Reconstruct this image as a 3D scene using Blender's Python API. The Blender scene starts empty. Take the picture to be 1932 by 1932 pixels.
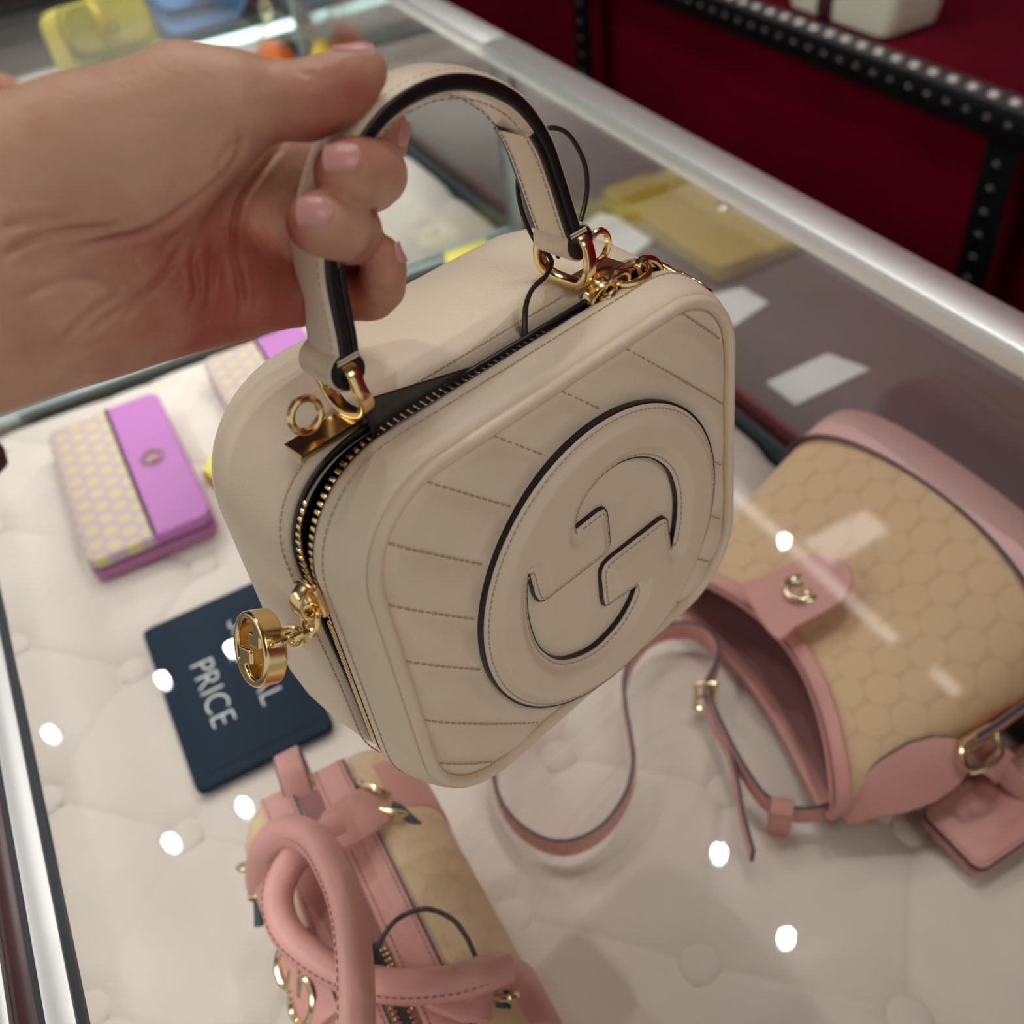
import bpy, bmesh, math, random
import numpy as np
from mathutils import Matrix, Vector
random.seed(7); RNG = np.random.default_rng(7)
sc = bpy.context.scene
col = sc.collection

# ------------------------------------------------------------------ camera
F_PX = 1840.0
RC = np.array([[0.4768848, 0.873341, -0.0992793], [0.5795263, -0.3973334, -0.7115303], [-0.6608556, 0.2817831, -0.6956064]])
CC = np.array([0.2253764, -0.0618762, 0.5246895])
cam_d = bpy.data.cameras.new('camera'); cam = bpy.data.objects.new('camera', cam_d); col.objects.link(cam)
cam_d.sensor_width = 36.0; cam_d.sensor_fit = 'HORIZONTAL'; cam_d.lens = 36.0 * F_PX / 1932.0
cam_d.clip_start = 0.01
cam.matrix_world = Matrix(((RC[0, 0], -RC[1, 0], -RC[2, 0], CC[0]), (RC[0, 1], -RC[1, 1], -RC[2, 1], CC[1]),
                           (RC[0, 2], -RC[1, 2], -RC[2, 2], CC[2]), (0, 0, 0, 1)))
cam_d.dof.use_dof = True; cam_d.dof.focus_distance = 0.300; cam_d.dof.aperture_fstop = 10.0
sc.camera = cam

# ------------------------------------------------------------------ exposure, world, large lights
sc.view_settings.view_transform = 'Standard'; sc.view_settings.look = 'None'
sc.view_settings.gamma = 1.0; sc.view_settings.use_curve_mapping = False
sc.view_settings.exposure = 0.0
W = bpy.data.worlds.new('room_ambient'); sc.world = W; W.use_nodes = True
W.node_tree.nodes['Background'].inputs[0].default_value = (1.0, 0.94, 0.88, 1)
W.node_tree.nodes['Background'].inputs[1].default_value = 0.52
def area(name, loc, target, sx, sy, energy, color=(1, 0.95, 0.9)):
    d = bpy.data.lights.new(name, 'AREA'); d.shape = 'RECTANGLE'; d.size = sx; d.size_y = sy; d.energy = energy; d.color = color
    o = bpy.data.objects.new(name, d); col.objects.link(o); o.location = loc
    o.rotation_euler = (Vector(target) - Vector(loc)).to_track_quat('-Z', 'Y').to_euler(); return o
area('added_fill_middle', (-1.36, 0.64, 1.88), (-1.36, 0.64, 0.0), 0.30, 0.30, 5, (1, 0.95, 0.89))  # unseen overhead fill light, added so its mirror image hides behind the bag
area('added_fill_front', (1.0, 0.5, 1.88), (0.2, 0.2, 0.2), 0.8, 1.0, 10.5, (1, 0.94, 0.86))  # fill light added behind the camera to brighten the bag's face
area('added_fill_side', (-1.1, -1.9, 1.86), (-0.4, 0.0, 0.1), 1.6, 0.7, 16, (1, 0.95, 0.89))  # unseen side fill, added to light the upper surfaces
area('added_fill_rear', (-0.8, 2.35, 1.86), (-0.3, 0.3, 0.0), 1.8, 0.5, 20, (1, 0.94, 0.87))  # unseen fill light added on the rear side

# ------------------------------------------------------------------ helpers
def ray(u, v): return RC.T @ np.array([(u - 966) / F_PX, (v - 966) / F_PX, 1.0])
def at(u, v, z):                       # the point at height z seen at a pixel
    d = ray(u, v); return CC + d * ((z - CC[2]) / d[2])
def atx(u, v, ax, val):
    d = ray(u, v); return CC + d * ((val - CC[ax]) / d[ax])
def srgb(r, g, b, a=1.0):
    f = lambda c: c / 12.92 if c <= 0.04045 else ((c + 0.055) / 1.055) ** 2.4
    return (f(r / 255), f(g / 255), f(b / 255), a)
def nrm(v):
    v = np.asarray(v, float); return v / (np.linalg.norm(v, axis=-1, keepdims=True) + 1e-12)

class G:
    def __init__(s): s.v = []; s.f = []; s.n = 0
    def add(s, V, Fs):
        V = np.asarray(V, float).reshape(-1, 3); s.v.append(V)
        s.f += [tuple(int(i) + s.n for i in f) for f in Fs]; s.n += len(V); return s
    def xf(s, M, t=(0, 0, 0)):
        M = np.asarray(M, float); s.v = [v @ M.T + np.asarray(t, float) for v in s.v]; return s

def mesh(name, g, sharp=40):
    m = bpy.data.meshes.new(name)
    m.from_pydata(np.concatenate(g.v).tolist(), [], g.f); m.update()
    m.shade_smooth()
    if sharp: m.set_sharp_from_angle(angle=math.radians(sharp))
    return m
def link(name, m, mat=None, parent=None):
    o = bpy.data.objects.new(name, m); col.objects.link(o)
    if mat is not None and len(m.materials) == 0: m.materials.append(mat)
    if parent is not None: o.parent = parent
    return o
def obj(name, g, mat, parent=None, sharp=40, label=None, kind=None):
    o = link(name, mesh(name, g, sharp), mat, parent)
    if label: o['label'] = label
    if kind: o['kind'] = kind
    return o
def thing(name, label, cat, loc=(0, 0, 0), group=None, R=None):
    o = bpy.data.objects.new(name, None); col.objects.link(o); o.empty_display_size = 0.02
    if R is not None:
        M = Matrix(np.asarray(R).tolist()).to_4x4(); M.translation = Vector(loc); o.matrix_world = M
    else: o.location = loc
    tag(o, label, cat, group); return o
def tag(o, label, cat, group=None):
    o['label'] = label; o['category'] = cat
    if group: o['group'] = group
    return o
def struct(name, g, mat):
    o = obj(name, g, mat); o['kind'] = 'structure'; return o
def box(x0, x1, y0, y1, z0, z1, g=None, bev=0.0):
    g = g or G()
    if bev > 0:
        bm = bmesh.new(); bmesh.ops.create_cube(bm, size=1.0)
        for v in bm.verts: v.co = Vector(((x0 + x1) / 2 + v.co.x * (x1 - x0), (y0 + y1) / 2 + v.co.y * (y1 - y0), (z0 + z1) / 2 + v.co.z * (z1 - z0)))
        bmesh.ops.bevel(bm, geom=bm.edges[:], offset=bev, segments=2, affect='EDGES', profile=0.5)
        bm.verts.index_update()
        g.add([v.co[:] for v in bm.verts], [[v.index for v in f.verts] for f in bm.faces]); bm.free(); return g
    V = [(x, y, z) for x in (x0, x1) for y in (y0, y1) for z in (z0, z1)]
    return g.add(V, [(0, 1, 3, 2), (4, 6, 7, 5), (0, 4, 5, 1), (2, 3, 7, 6), (0, 2, 6, 4), (1, 5, 7, 3)])
def loft(rings, g=None, cap0=False, cap1=False, closed=True, loop=False):
    g = g or G(); k = len(rings[0]); n = len(rings); V = np.concatenate(rings); Fs = []
    kk = k if closed else k - 1
    for i in range(n if loop else n - 1):
        a, b = i * k, ((i + 1) % n) * k
        for j in range(kk):
            j2 = (j + 1) % k; Fs.append((a + j, a + j2, b + j2, b + j))
    if cap0: Fs.append(tuple(range(k))[::-1])
    if cap1: Fs.append(tuple(range((n - 1) * k, n * k)))
    return g.add(V, Fs)
def spl(pts, n=8, closed=False):       # Catmull-Rom
    P = np.asarray(pts, float); m = len(P); out = []
    for i in range(m if closed else m - 1):
        if closed: p0, p1, p2, p3 = P[(i - 1) % m], P[i], P[(i + 1) % m], P[(i + 2) % m]
        else: p0, p1, p2, p3 = P[max(i - 1, 0)], P[i], P[i + 1], P[min(i + 2, m - 1)]
        for t in np.arange(n) / n:
            out.append(0.5 * ((2 * p1) + (-p0 + p2) * t + (2 * p0 - 5 * p1 + 4 * p2 - p3) * t * t + (-p0 + 3 * p1 - 3 * p2 + p3) * t ** 3))
    if not closed: out.append(P[-1])
    return np.array(out)
def sweep(P, sec, side=None, closed=False, caps=True, scale=None, g=None):
    P = np.asarray(P, float); sec = np.asarray(sec, float); n = len(P)
    if closed: T = nrm(np.roll(P, -1, 0) - np.roll(P, 1, 0))
    else: T = nrm(np.gradient(P, axis=0))
    if side is not None:
        S = np.broadcast_to(np.asarray(side, float), P.shape)
        B = nrm(S - (S * T).sum(1, keepdims=True) * T)
    else:
        a = np.array([0, 0, 1.0]) if abs(T[0, 2]) < 0.9 else np.array([1.0, 0, 0])
        b = nrm(a - (a @ T[0]) * T[0]); B = [b]
        for i in range(1, n):
            b = b - (b @ T[i]) * T[i]; b = nrm(b); B.append(b)
        B = np.array(B)
        if closed:                     # spread the closing twist
            b = B[-1] - (B[-1] @ T[0]) * T[0]; b = nrm(b); c = np.cross(T[0], B[0])
            ang = math.atan2(b @ c, b @ B[0])
            for i in range(n):
                th = -ang * i / n; B[i] = B[i] * math.cos(th) + np.cross(T[i], B[i]) * math.sin(th)
    N = np.cross(T, B)
    sca = np.ones((n, 2)) if scale is None else np.asarray(scale, float)
    if sca.ndim == 1: sca = np.stack([sca, sca], 1)
    rings = [P[i] + sec[:, :1] * sca[i, 0] * B[i] + sec[:, 1:2] * sca[i, 1] * N[i] for i in range(n)]
    return loft(rings, g, caps and not closed, caps and not closed, True, closed)
def circ(r, n=10, r2=None):
    a = np.arange(n) * 2 * math.pi / n; return np.stack([r * np.cos(a), (r2 or r) * np.sin(a)], 1)
def tube(P, r, n=10, closed=False, g=None, **k): return sweep(P, circ(r, n), closed=closed, g=g, **k)
def rsec(w, t, r=None, n=3):           # rounded-rectangle section, width w, thickness t
    r = min(w, t) * 0.3 if r is None else r; out = []
    for cx, cy, a0 in ((1, 1, 0), (-1, 1, 90), (-1, -1, 180), (1, -1, 270)):
        for i in range(n + 1):
            a = math.radians(a0 + 90 * i / n); out.append((cx * (w / 2 - r) + r * math.cos(a), cy * (t / 2 - r) + r * math.sin(a)))
    return np.array(out)
def rr(a, b, r, nc=14, ns=16):         # rounded rectangle outline, counter-clockwise, same parameter for any size
    out = []
    C = [(a - r, b - r, 0), (-a + r, b - r, 90), (-a + r, -b + r, 180), (a - r, -b + r, 270)]
    for k in range(4):
        cx, cy, a0 = C[k]
        for i in range(nc + 1):
            t = math.radians(a0 + 90 * i / nc); out.append((cx + r * math.cos(t), cy + r * math.sin(t)))
        nx, ny, b0 = C[(k + 1) % 4]; p = np.array(out[-1]); t = math.radians(b0); q = np.array((nx + r * math.cos(t), ny + r * math.sin(t)))
        for i in range(1, ns): out.append(tuple(p + (q - p) * i / ns))
    return np.array(out)
def prism(poly, z0, z1, g=None):
    g = g or G(); P = np.asarray(poly, float); k = len(P)
    V = np.concatenate([np.c_[P, np.full(k, z0)], np.c_[P, np.full(k, z1)]])
    return g.add(V, [tuple(range(k))[::-1], tuple(range(k, 2 * k))] + [(i, (i + 1) % k, k + (i + 1) % k, k + i) for i in range(k)])
def slab(poly, z0, z1, bev, g=None, n=3):   # outline (ccw) with rounded rims
    P = np.asarray(poly, float); T = nrm(np.roll(P, -1, 0) - np.roll(P, 1, 0)); N = np.stack([T[:, 1], -T[:, 0]], 1)
    rings = []
    for i in range(n + 1):
        a = math.pi / 2 * i / n; rings.append(np.c_[P - N * bev * (1 - math.sin(a)), np.full(len(P), z0 + bev * (1 - math.cos(a)))])
    for i in range(n + 1):
        a = math.pi / 2 * i / n; rings.append(np.c_[P - N * bev * (1 - math.cos(a)), np.full(len(P), z1 - bev * (1 - math.sin(a)))])
    return loft(rings, g, True, True)
def dome(r, h, n=16, k=4, g=None):
    rings = [np.c_[circ(r, n), np.zeros(n)]]
    for i in range(1, k + 1):
        a = math.pi / 2 * i / (k + 0.35); rings.append(np.c_[circ(r * math.cos(a), n), np.full(n, h * math.sin(a))])
    return loft(rings, g, True, True)

def surface_nets(V, lo, h):
    nx, ny, nz = V.shape; S = V < 0
    cnt = np.zeros((nx - 1, ny - 1, nz - 1), np.float32); acc = np.zeros((nx - 1, ny - 1, nz - 1, 3), np.float32)
    cor = [(0, 0, 0), (1, 0, 0), (0, 1, 0), (1, 1, 0), (0, 0, 1), (1, 0, 1), (0, 1, 1), (1, 1, 1)]
    def cs(A, c): return A[c[0]:nx - 1 + c[0], c[1]:ny - 1 + c[1], c[2]:nz - 1 + c[2]]
    tot = sum(cs(S, c).astype(np.int8) for c in cor); act = (tot > 0) & (tot < 8)
    I = np.argwhere(act)
    acc = np.zeros((len(I), 3)); cnt = np.zeros(len(I))
    vals = {c: V[I[:, 0] + c[0], I[:, 1] + c[1], I[:, 2] + c[2]] for c in cor}
    for c in cor:
        for ax in range(3):
            if c[ax] == 0:
                d = list(c); d[ax] = 1; d = tuple(d); a, b = vals[c], vals[d]; m = (a < 0) != (b < 0)
                t = np.where(m, a / np.where(m, a - b, 1), 0); p = np.tile(np.array(c, float), (len(I), 1)); p[:, ax] += t
                acc[m] += p[m]; cnt[m] += 1
    P = (I + acc / cnt[:, None]) * h + np.asarray(lo, float)
    idx = -np.ones(act.shape, np.int64); idx[tuple(I.T)] = np.arange(len(I))
    Fs = []
    for ax in range(3):
        u, v = (ax + 1) % 3, (ax + 2) % 3
        sl0 = [slice(None)] * 3; sl1 = [slice(None)] * 3; sl0[ax] = slice(0, -1); sl1[ax] = slice(1, None)
        ch = S[tuple(sl0)] != S[tuple(sl1)]
        E = np.argwhere(ch); E = E[(E[:, u] > 0) & (E[:, v] > 0) & (E[:, u] < V.shape[u] - 1) & (E[:, v] < V.shape[v] - 1)]
        ins = S[tuple(E.T)]
        def q(du, dv):
            e = E.copy(); e[:, u] -= du; e[:, v] -= dv; return idx[tuple(e.T)]
        Q = np.stack([q(1, 1), q(0, 1), q(0, 0), q(1, 0)], 1)
        Q[~ins] = Q[~ins][:, ::-1]; Fs.append(Q)
    return P, np.concatenate(Fs)
def plate(outer, holes, z0, z1):         # flat plate with holes: filled 2-D curve, extruded; lies in x-y
    cu = bpy.data.curves.new('plate', 'CURVE'); cu.dimensions = '2D'; cu.fill_mode = 'BOTH'; cu.extrude = (z1 - z0) / 2
    for P in [outer] + list(holes):
        s = cu.splines.new('POLY'); s.points.add(len(P) - 1); s.use_cyclic_u = True
        for p, q in zip(s.points, P): p.co = (q[0], q[1], 0, 1)
    o = bpy.data.objects.new('plate', cu); col.objects.link(o); me = bpy.data.meshes.new_from_object(o.evaluated_get(bpy.context.evaluated_depsgraph_get()))
    V = np.array([v.co[:] for v in me.vertices]); V[:, 2] += (z0 + z1) / 2; Fs = [tuple(p.vertices) for p in me.polygons]
    bpy.data.objects.remove(o); bpy.data.curves.remove(cu); bpy.data.meshes.remove(me); return V, Fs
def poly_sd(P, pts):                   # signed distance to a polygon, negative inside
    P = np.asarray(P, float); d = np.full(len(pts), 1e9); ins = np.zeros(len(pts), bool)
    for i in range(len(P)):
        a, b = P[i], P[(i + 1) % len(P)]; e = b - a; w = pts - a
        t = np.clip((w @ e) / (e @ e + 1e-18), 0, 1); d = np.minimum(d, np.hypot(*(w - t[:, None] * e).T))
        c = ((a[1] > pts[:, 1]) != (b[1] > pts[:, 1])); x = (b[0] - a[0]) * (pts[:, 1] - a[1]) / (b[1] - a[1] + 1e-18) + a[0]
        ins ^= c & (pts[:, 0] < x)
    return np.where(ins, -d, d)

# ------------------------------------------------------------------ materials
def mat(name, color, rough=0.5, metal=0.0, var=0.0, vscale=30.0, bump=0.0, bscale=600.0, emit=0.0, spec=0.5, sheen=0.0, coat=0.0, sss=0.0, bdist=0.0004):
    m = bpy.data.materials.new(name); m.use_nodes = True; nt = m.node_tree; N = nt.nodes; L = nt.links; b = N['Principled BSDF']
    b.inputs['Base Color'].default_value = color; b.inputs['Roughness'].default_value = rough; b.inputs['Metallic'].default_value = metal
    b.inputs['Specular IOR Level'].default_value = spec
    if sheen: b.inputs['Sheen Weight'].default_value = sheen; b.inputs['Sheen Roughness'].default_value = 0.4
    if coat: b.inputs['Coat Weight'].default_value = coat; b.inputs['Coat Roughness'].default_value = 0.15
    if sss:
        b.inputs['Subsurface Weight'].default_value = sss; b.inputs['Subsurface Radius'].default_value = (0.006, 0.0022, 0.0012); b.inputs['Subsurface Scale'].default_value = 1.0
    tc = N.new('ShaderNodeTexCoord')
    if var:
        n = N.new('ShaderNodeTexNoise'); n.inputs['Scale'].default_value = vscale; n.inputs['Detail'].default_value = 4; L.new(tc.outputs['Object'], n.inputs['Vector'])
        mx = N.new('ShaderNodeMix'); mx.data_type = 'RGBA'; mx.blend_type = 'MULTIPLY'
        r = N.new('ShaderNodeMapRange'); r.inputs[1].default_value = 0.3; r.inputs[2].default_value = 0.7; r.inputs[3].default_value = 1 - var; r.inputs[4].default_value = 1 + var * 0.4
        L.new(n.outputs['Fac'], r.inputs[0]); mx.inputs[0].default_value = 1.0; mx.inputs[6].default_value = color; L.new(r.outputs[0], mx.inputs[7])
        L.new(mx.outputs[2], b.inputs['Base Color'])
    if bump:
        n2 = N.new('ShaderNodeTexNoise'); n2.inputs['Scale'].default_value = bscale; n2.inputs['Detail'].default_value = 3; L.new(tc.outputs['Object'], n2.inputs['Vector'])
        bp = N.new('ShaderNodeBump'); bp.inputs['Strength'].default_value = bump; bp.inputs['Distance'].default_value = bdist; L.new(n2.outputs['Fac'], bp.inputs['Height']); L.new(bp.outputs[0], b.inputs['Normal'])
    if emit:
        b.inputs['Emission Color'].default_value = color; b.inputs['Emission Strength'].default_value = emit
    return m
def math_n(nt, op, a, b=None, c=None):
    n = nt.nodes.new('ShaderNodeMath'); n.operation = op
    for i, x in enumerate((a, b, c)):
        if x is None: continue
        if isinstance(x, (int, float)): n.inputs[i].default_value = x
        else: nt.links.new(x, n.inputs[i])
    return n.outputs[0]
def canvas_mat(name, base, cell, sp, band=None, plane='XY', soft=0.2, r0=0.40):
    # woven canvas with a lattice of round cells (hexagonal packing) printed on it
    m = mat(name, base, 0.6, bump=0.25, bscale=1800.0); nt = m.node_tree; N = nt.nodes; L = nt.links; b = N['Principled BSDF']
    tc = N.new('ShaderNodeTexCoord'); sx = N.new('ShaderNodeSeparateXYZ'); L.new(tc.outputs['Object'], sx.inputs[0])
    X, Y = sx.outputs['XYZ'.index(plane[0])], sx.outputs['XYZ'.index(plane[1])]
    def lattice(ox, oy):
        fx = math_n(nt, 'MULTIPLY', math_n(nt, 'SUBTRACT', math_n(nt, 'FRACT', math_n(nt, 'ADD', math_n(nt, 'DIVIDE', X, sp), ox)), 0.5), 1.0)
        fy = math_n(nt, 'MULTIPLY', math_n(nt, 'SUBTRACT', math_n(nt, 'FRACT', math_n(nt, 'ADD', math_n(nt, 'DIVIDE', Y, sp * 1.5), oy)), 0.5), 1.5)
        return math_n(nt, 'SQRT', math_n(nt, 'ADD', math_n(nt, 'MULTIPLY', fx, fx), math_n(nt, 'MULTIPLY', fy, fy)))
    d = math_n(nt, 'MINIMUM', lattice(0.0, 0.0), lattice(0.5, 0.5))
    r = N.new('ShaderNodeMapRange'); r.inputs[1].default_value = r0; r.inputs[2].default_value = r0 + soft * 0.4; r.inputs[3].default_value = 1; r.inputs[4].default_value = 0; L.new(d, r.inputs[0])
    r2 = N.new('ShaderNodeMapRange'); r2.inputs[1].default_value = 0.50; r2.inputs[2].default_value = 0.55; L.new(d, r2.inputs[0])
    f = math_n(nt, 'ADD', r.outputs[0], math_n(nt, 'MULTIPLY', r2.outputs[0], 0.7))
    mx = N.new('ShaderNodeMix'); mx.data_type = 'RGBA'; L.new(f, mx.inputs[0]); mx.inputs[6].default_value = base; mx.inputs[7].default_value = cell
    L.new(mx.outputs[2], b.inputs['Base Color']); return m
def glass_mat(name, tint=(0.985, 0.995, 0.99), rough=0.0, edge=False):
    m = bpy.data.materials.new(name); m.use_nodes = True; nt = m.node_tree; N = nt.nodes; L = nt.links; N.clear()
    out = N.new('ShaderNodeOutputMaterial'); tr = N.new('ShaderNodeBsdfTransparent'); tr.inputs[0].default_value = (*tint, 1)
    gl = N.new('ShaderNodeBsdfGlossy'); gl.inputs['Roughness'].default_value = rough; gl.inputs[0].default_value = (1, 1, 1, 1)
    lw = N.new('ShaderNodeLayerWeight'); lw.inputs['Blend'].default_value = 0.5; mx = N.new('ShaderNodeMixShader')
    fr = math_n(nt, 'ADD', math_n(nt, 'MULTIPLY', math_n(nt, 'POWER', lw.outputs['Facing'], 5.0), 0.96), 0.04)
    L.new(fr, mx.inputs[0]); L.new(tr.outputs[0], mx.inputs[1]); L.new(gl.outputs[0], mx.inputs[2]); L.new(mx.outputs[0], out.inputs[0]); return m

M = {}
M['cream'] = mat('cream_leather', srgb(241, 226, 201), 0.38, var=0.05, vscale=40, bump=0.38, bscale=1000, spec=0.45)
M['cream_smooth'] = mat('cream_smooth_leather', srgb(239, 223, 198), 0.36, var=0.03, vscale=60, bump=0.12, bscale=1500, spec=0.45)
M['edge'] = mat('black_edge_paint', (0.008, 0.007, 0.007, 1), 0.35)
M['black'] = mat('black_lining', (0.012, 0.011, 0.011, 1), 0.7)
M['tagblack'] = mat('black_glossy_plastic', (0.028, 0.027, 0.026, 1), 0.18, coat=0.5)
M['gold'] = mat('polished_gold', (0.95, 0.73, 0.37, 1), 0.2, 1.0)
M['palegold'] = mat('pale_gold', (0.85, 0.72, 0.45, 1), 0.2, 1.0)
M['oldgold'] = mat('antique_gold', (0.35, 0.27, 0.12, 1), 0.35, 1.0)
M['thread'] = mat('beige_thread', srgb(190, 172, 150), 0.7)
M['greytape'] = mat('grey_zipper_tape', srgb(186, 180, 172), 0.7)
M['pink'] = mat('pink_leather', srgb(212, 152, 144), 0.45, var=0.06, vscale=30, bump=0.25, bscale=900)
M['pinkdark'] = mat('dusty_pink_lining', srgb(150, 98, 96), 0.6)
M['pinkpale'] = mat('pale_pink_leather', srgb(232, 186, 182), 0.45, var=0.03, bump=0.15, bscale=900)
M['canvas'] = canvas_mat('beige_monogram_canvas', srgb(204, 168, 131), srgb(220, 186, 147), 0.021, soft=0.3)
M['canvas_side'] = canvas_mat('beige_monogram_canvas_fine', srgb(210, 178, 140), srgb(217, 187, 150), 0.02)
M['lilac'] = mat('lilac_leather', srgb(184, 112, 180), 0.55)
M['lilacdark'] = mat('mauve_leather_edge', srgb(170, 105, 150), 0.5)
M['lilac_canvas'] = canvas_mat('lilac_yellow_monogram_canvas', srgb(192, 164, 178), srgb(206, 190, 142), 0.017, soft=0.4, r0=0.26)
M['velvet'] = mat('blush_velvet', srgb(226, 213, 203), 0.85, var=0.07, vscale=14, bump=0.15, bscale=500, sheen=0.25, spec=0.15)
M['navy'] = mat('navy_card', srgb(14, 36, 54), 0.6, spec=0.2)
M['white'] = mat('white_print', srgb(225, 228, 228), 0.6)
M['metal'] = mat('brushed_aluminium', (0.82, 0.84, 0.83, 1), 0.48, 1.0, bump=0.05, bscale=300)
M['gasket'] = mat('dark_gasket', srgb(52, 64, 68), 0.5)
M['lacquer'] = mat('plum_brown_lacquer', srgb(84, 52, 54), 0.3)
M['maroon_shelf'] = mat('maroon_shelf_velvet', srgb(92, 3, 26), 0.9, var=0.2, vscale=5, sheen=0.03, spec=0.05)
M['maroon'] = mat('maroon_velvet', srgb(134, 4, 40), 0.9, var=0.2, vscale=5, sheen=0.03, spec=0.05)
M['maroon_board'] = mat('maroon_board', srgb(120, 28, 42), 0.6)
M['mauvegrey'] = mat('mauve_grey_laminate', srgb(92, 80, 80), 0.5, var=0.06, vscale=8)
M['rackblack'] = mat('black_powder_coat', (0.006, 0.006, 0.007, 1), 0.4)
M['racktop'] = mat('charcoal_powder_coat', (0.06, 0.06, 0.064, 1), 0.5)
M['rivet_dark'] = mat('dull_rivet', (0.10, 0.095, 0.095, 1), 0.35, 1.0)
M['rivet'] = mat('silver_rivet', (0.8, 0.78, 0.77, 1), 0.6, 1.0)
M['ivory'] = mat('ivory_leather', srgb(224, 222, 202), 0.5, bump=0.1)
M['stripe'] = mat('dark_red_web', srgb(70, 6, 14), 0.8)
M['yellow'] = mat('lemon_leather', srgb(232, 218, 96), 0.5)
M['yellowdeep'] = mat('deep_yellow_leather', srgb(238, 205, 60), 0.45)
M['olive'] = canvas_mat('yellow_monogram_canvas', srgb(158, 134, 58), srgb(172, 152, 76), 0.02)
M['mustard'] = mat('mustard_leather', srgb(160, 136, 44), 0.5)
M['blue'] = mat('sky_blue_leather', srgb(120, 164, 222), 0.5)
M['paleblue'] = mat('pale_blue_card', srgb(170, 188, 214), 0.5)
M['orange'] = mat('orange_leather', srgb(222, 110, 50), 0.5)
M['charcoal'] = mat('charcoal_panel', srgb(44, 44, 44), 0.5, var=0.2, vscale=4)
M['card'] = mat('white_card', srgb(222, 222, 222), 0.6)
M['cord'] = mat('black_cord', (0.01, 0.01, 0.01, 1), 0.45)
M['glass'] = glass_mat('showcase_glass')
M['glassedge'] = mat('green_glass_edge', srgb(196, 210, 207), 0.2)
M['led'] = mat('led_tube', (0.72, 1.0, 0.95, 1), 0.4, emit=2.6)
M['lamp'] = mat('lamp_disc', (0.92, 1.0, 0.97, 1), 0.4, emit=60.0)
M['troffer'] = mat('ceiling_trough_light', (1.0, 0.96, 0.9, 1), 0.4, emit=2.4)
M['ceil'] = mat('ceiling_paint', srgb(88, 82, 78), 0.9)
M['floor'] = mat('floor_stone', srgb(110, 96, 88), 0.4, var=0.1, vscale=3)
M['dark'] = mat('dark_wall', srgb(40, 38, 38), 0.8, var=0.2, vscale=2)

# ------------------------------------------------------------------ room and showcases
g = box(-4.5, 3.0, -3.5, 1.7, -0.96, -0.95); struct('floor', g, M['floor'])
g = box(-4.5, 3.0, -3.5, 2.8, 1.93, 1.95); struct('ceiling', g, M['ceil'])
g = box(-4.5, 3.0, 1.62, 1.70, -0.95, 1.93); struct('wall_back', g, M['maroon'])
g = box(-4.5, -4.4, -3.5, 1.62, -0.95, 1.93); struct('wall_left', g, M['dark'])

ZG = 0.2                                # top of the showcase glass
Y0, Y1 = -0.275, 0.365                  # front and rear glass of the counter
def showcase(name, label, x0, x1):
    t = thing(name, label, 'showcase', ((x0 + x1) / 2, 0.09, -0.95)); inv = (-(x0 + x1) / 2, -0.09, 0.95)
    I = np.eye(3)
    def P(n, g, m, **k): return obj(n, g.xf(I, inv), m, t, **k)
    P('base_cabinet', box(x0, x1, Y0, Y1 + 0.02, -0.95, -0.045, bev=0.004), M['lacquer'])
    P('glass_top', box(x0 + 0.002, x1 - 0.002, -0.160, 0.349, ZG - 0.008, ZG), M['glass'], sharp=20)
    P('front_glass', G().add([(x, y, z) for x in (x0, x1) for y, z in ((-0.268, -0.045), (-0.262, -0.045), (-0.178, ZG - 0.030), (-0.184, ZG - 0.030))], [(0, 1, 2, 3), (7, 6, 5, 4), (0, 4, 5, 1), (1, 5, 6, 2), (2, 6, 7, 3), (3, 7, 4, 0)]), M['glass'], sharp=20)
    P('back_glass', box(x0, x1, Y1 + 0.004, Y1 + 0.010, 0.0, ZG - 0.012), M['glass'], sharp=20)
    P('front_rail', box(x0, x1, -0.171, -0.1615, ZG - 0.005, ZG + 0.002, bev=0.001), M['metal'])
    P('gasket', box(x0, x1, -0.1615, -0.159, ZG - 0.003, ZG + 0.0005), M['gasket'])
    P('gasket', box(x0, x1, -0.174, -0.171, ZG - 0.016, ZG - 0.002), M['gasket'])
    P('front_ledge', box(x0, x1, -0.182, -0.174, ZG - 0.03, ZG - 0.003, bev=0.001), M['lacquer'])
    P('outer_trim', box(x0, x1, -0.187, -0.182, ZG - 0.03, ZG + 0.0, bev=0.001), M['metal'])
    P('rear_rail', box(x0 - 0.003, x1 + 0.003, 0.349, 0.378, ZG - 0.014, ZG + 0.003, bev=0.003), M['metal'])
    P('rear_sill', box(x0, x1, Y1 - 0.001, Y1 + 0.003, -0.045, -0.001), M['gasket'])
    for xe in (x0, x1):
        s = 1 if xe == x0 else -1; xa, xb = sorted((xe + s * 0.001, xe + s * 0.007))
        P('end_glass', box(xa, xb, -0.172, Y1 - 0.004, -0.045, ZG - 0.010), M['glass'], sharp=20)
        P('corner_trim', box(xa, xb, Y1 - 0.004, Y1 + 0.004, -0.045, ZG - 0.012), M['glassedge'])
        P('edge_strip', box(xa, xb, -0.23, Y1 - 0.004, -0.002, 0.004), M['glassedge'])
    return t
showcase('showcase', 'nearest glass showcase under the cream handbag, metal railed, blush tufted inside', -0.652, 0.62)
showcase('showcase', 'second glass showcase along the counter, behind the hand, with a glowing tube at its end', -1.345, -0.658)
showcase('showcase', 'farthest glass showcase holding the yellow bag and the blue bag', -1.99, -1.351)

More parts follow.
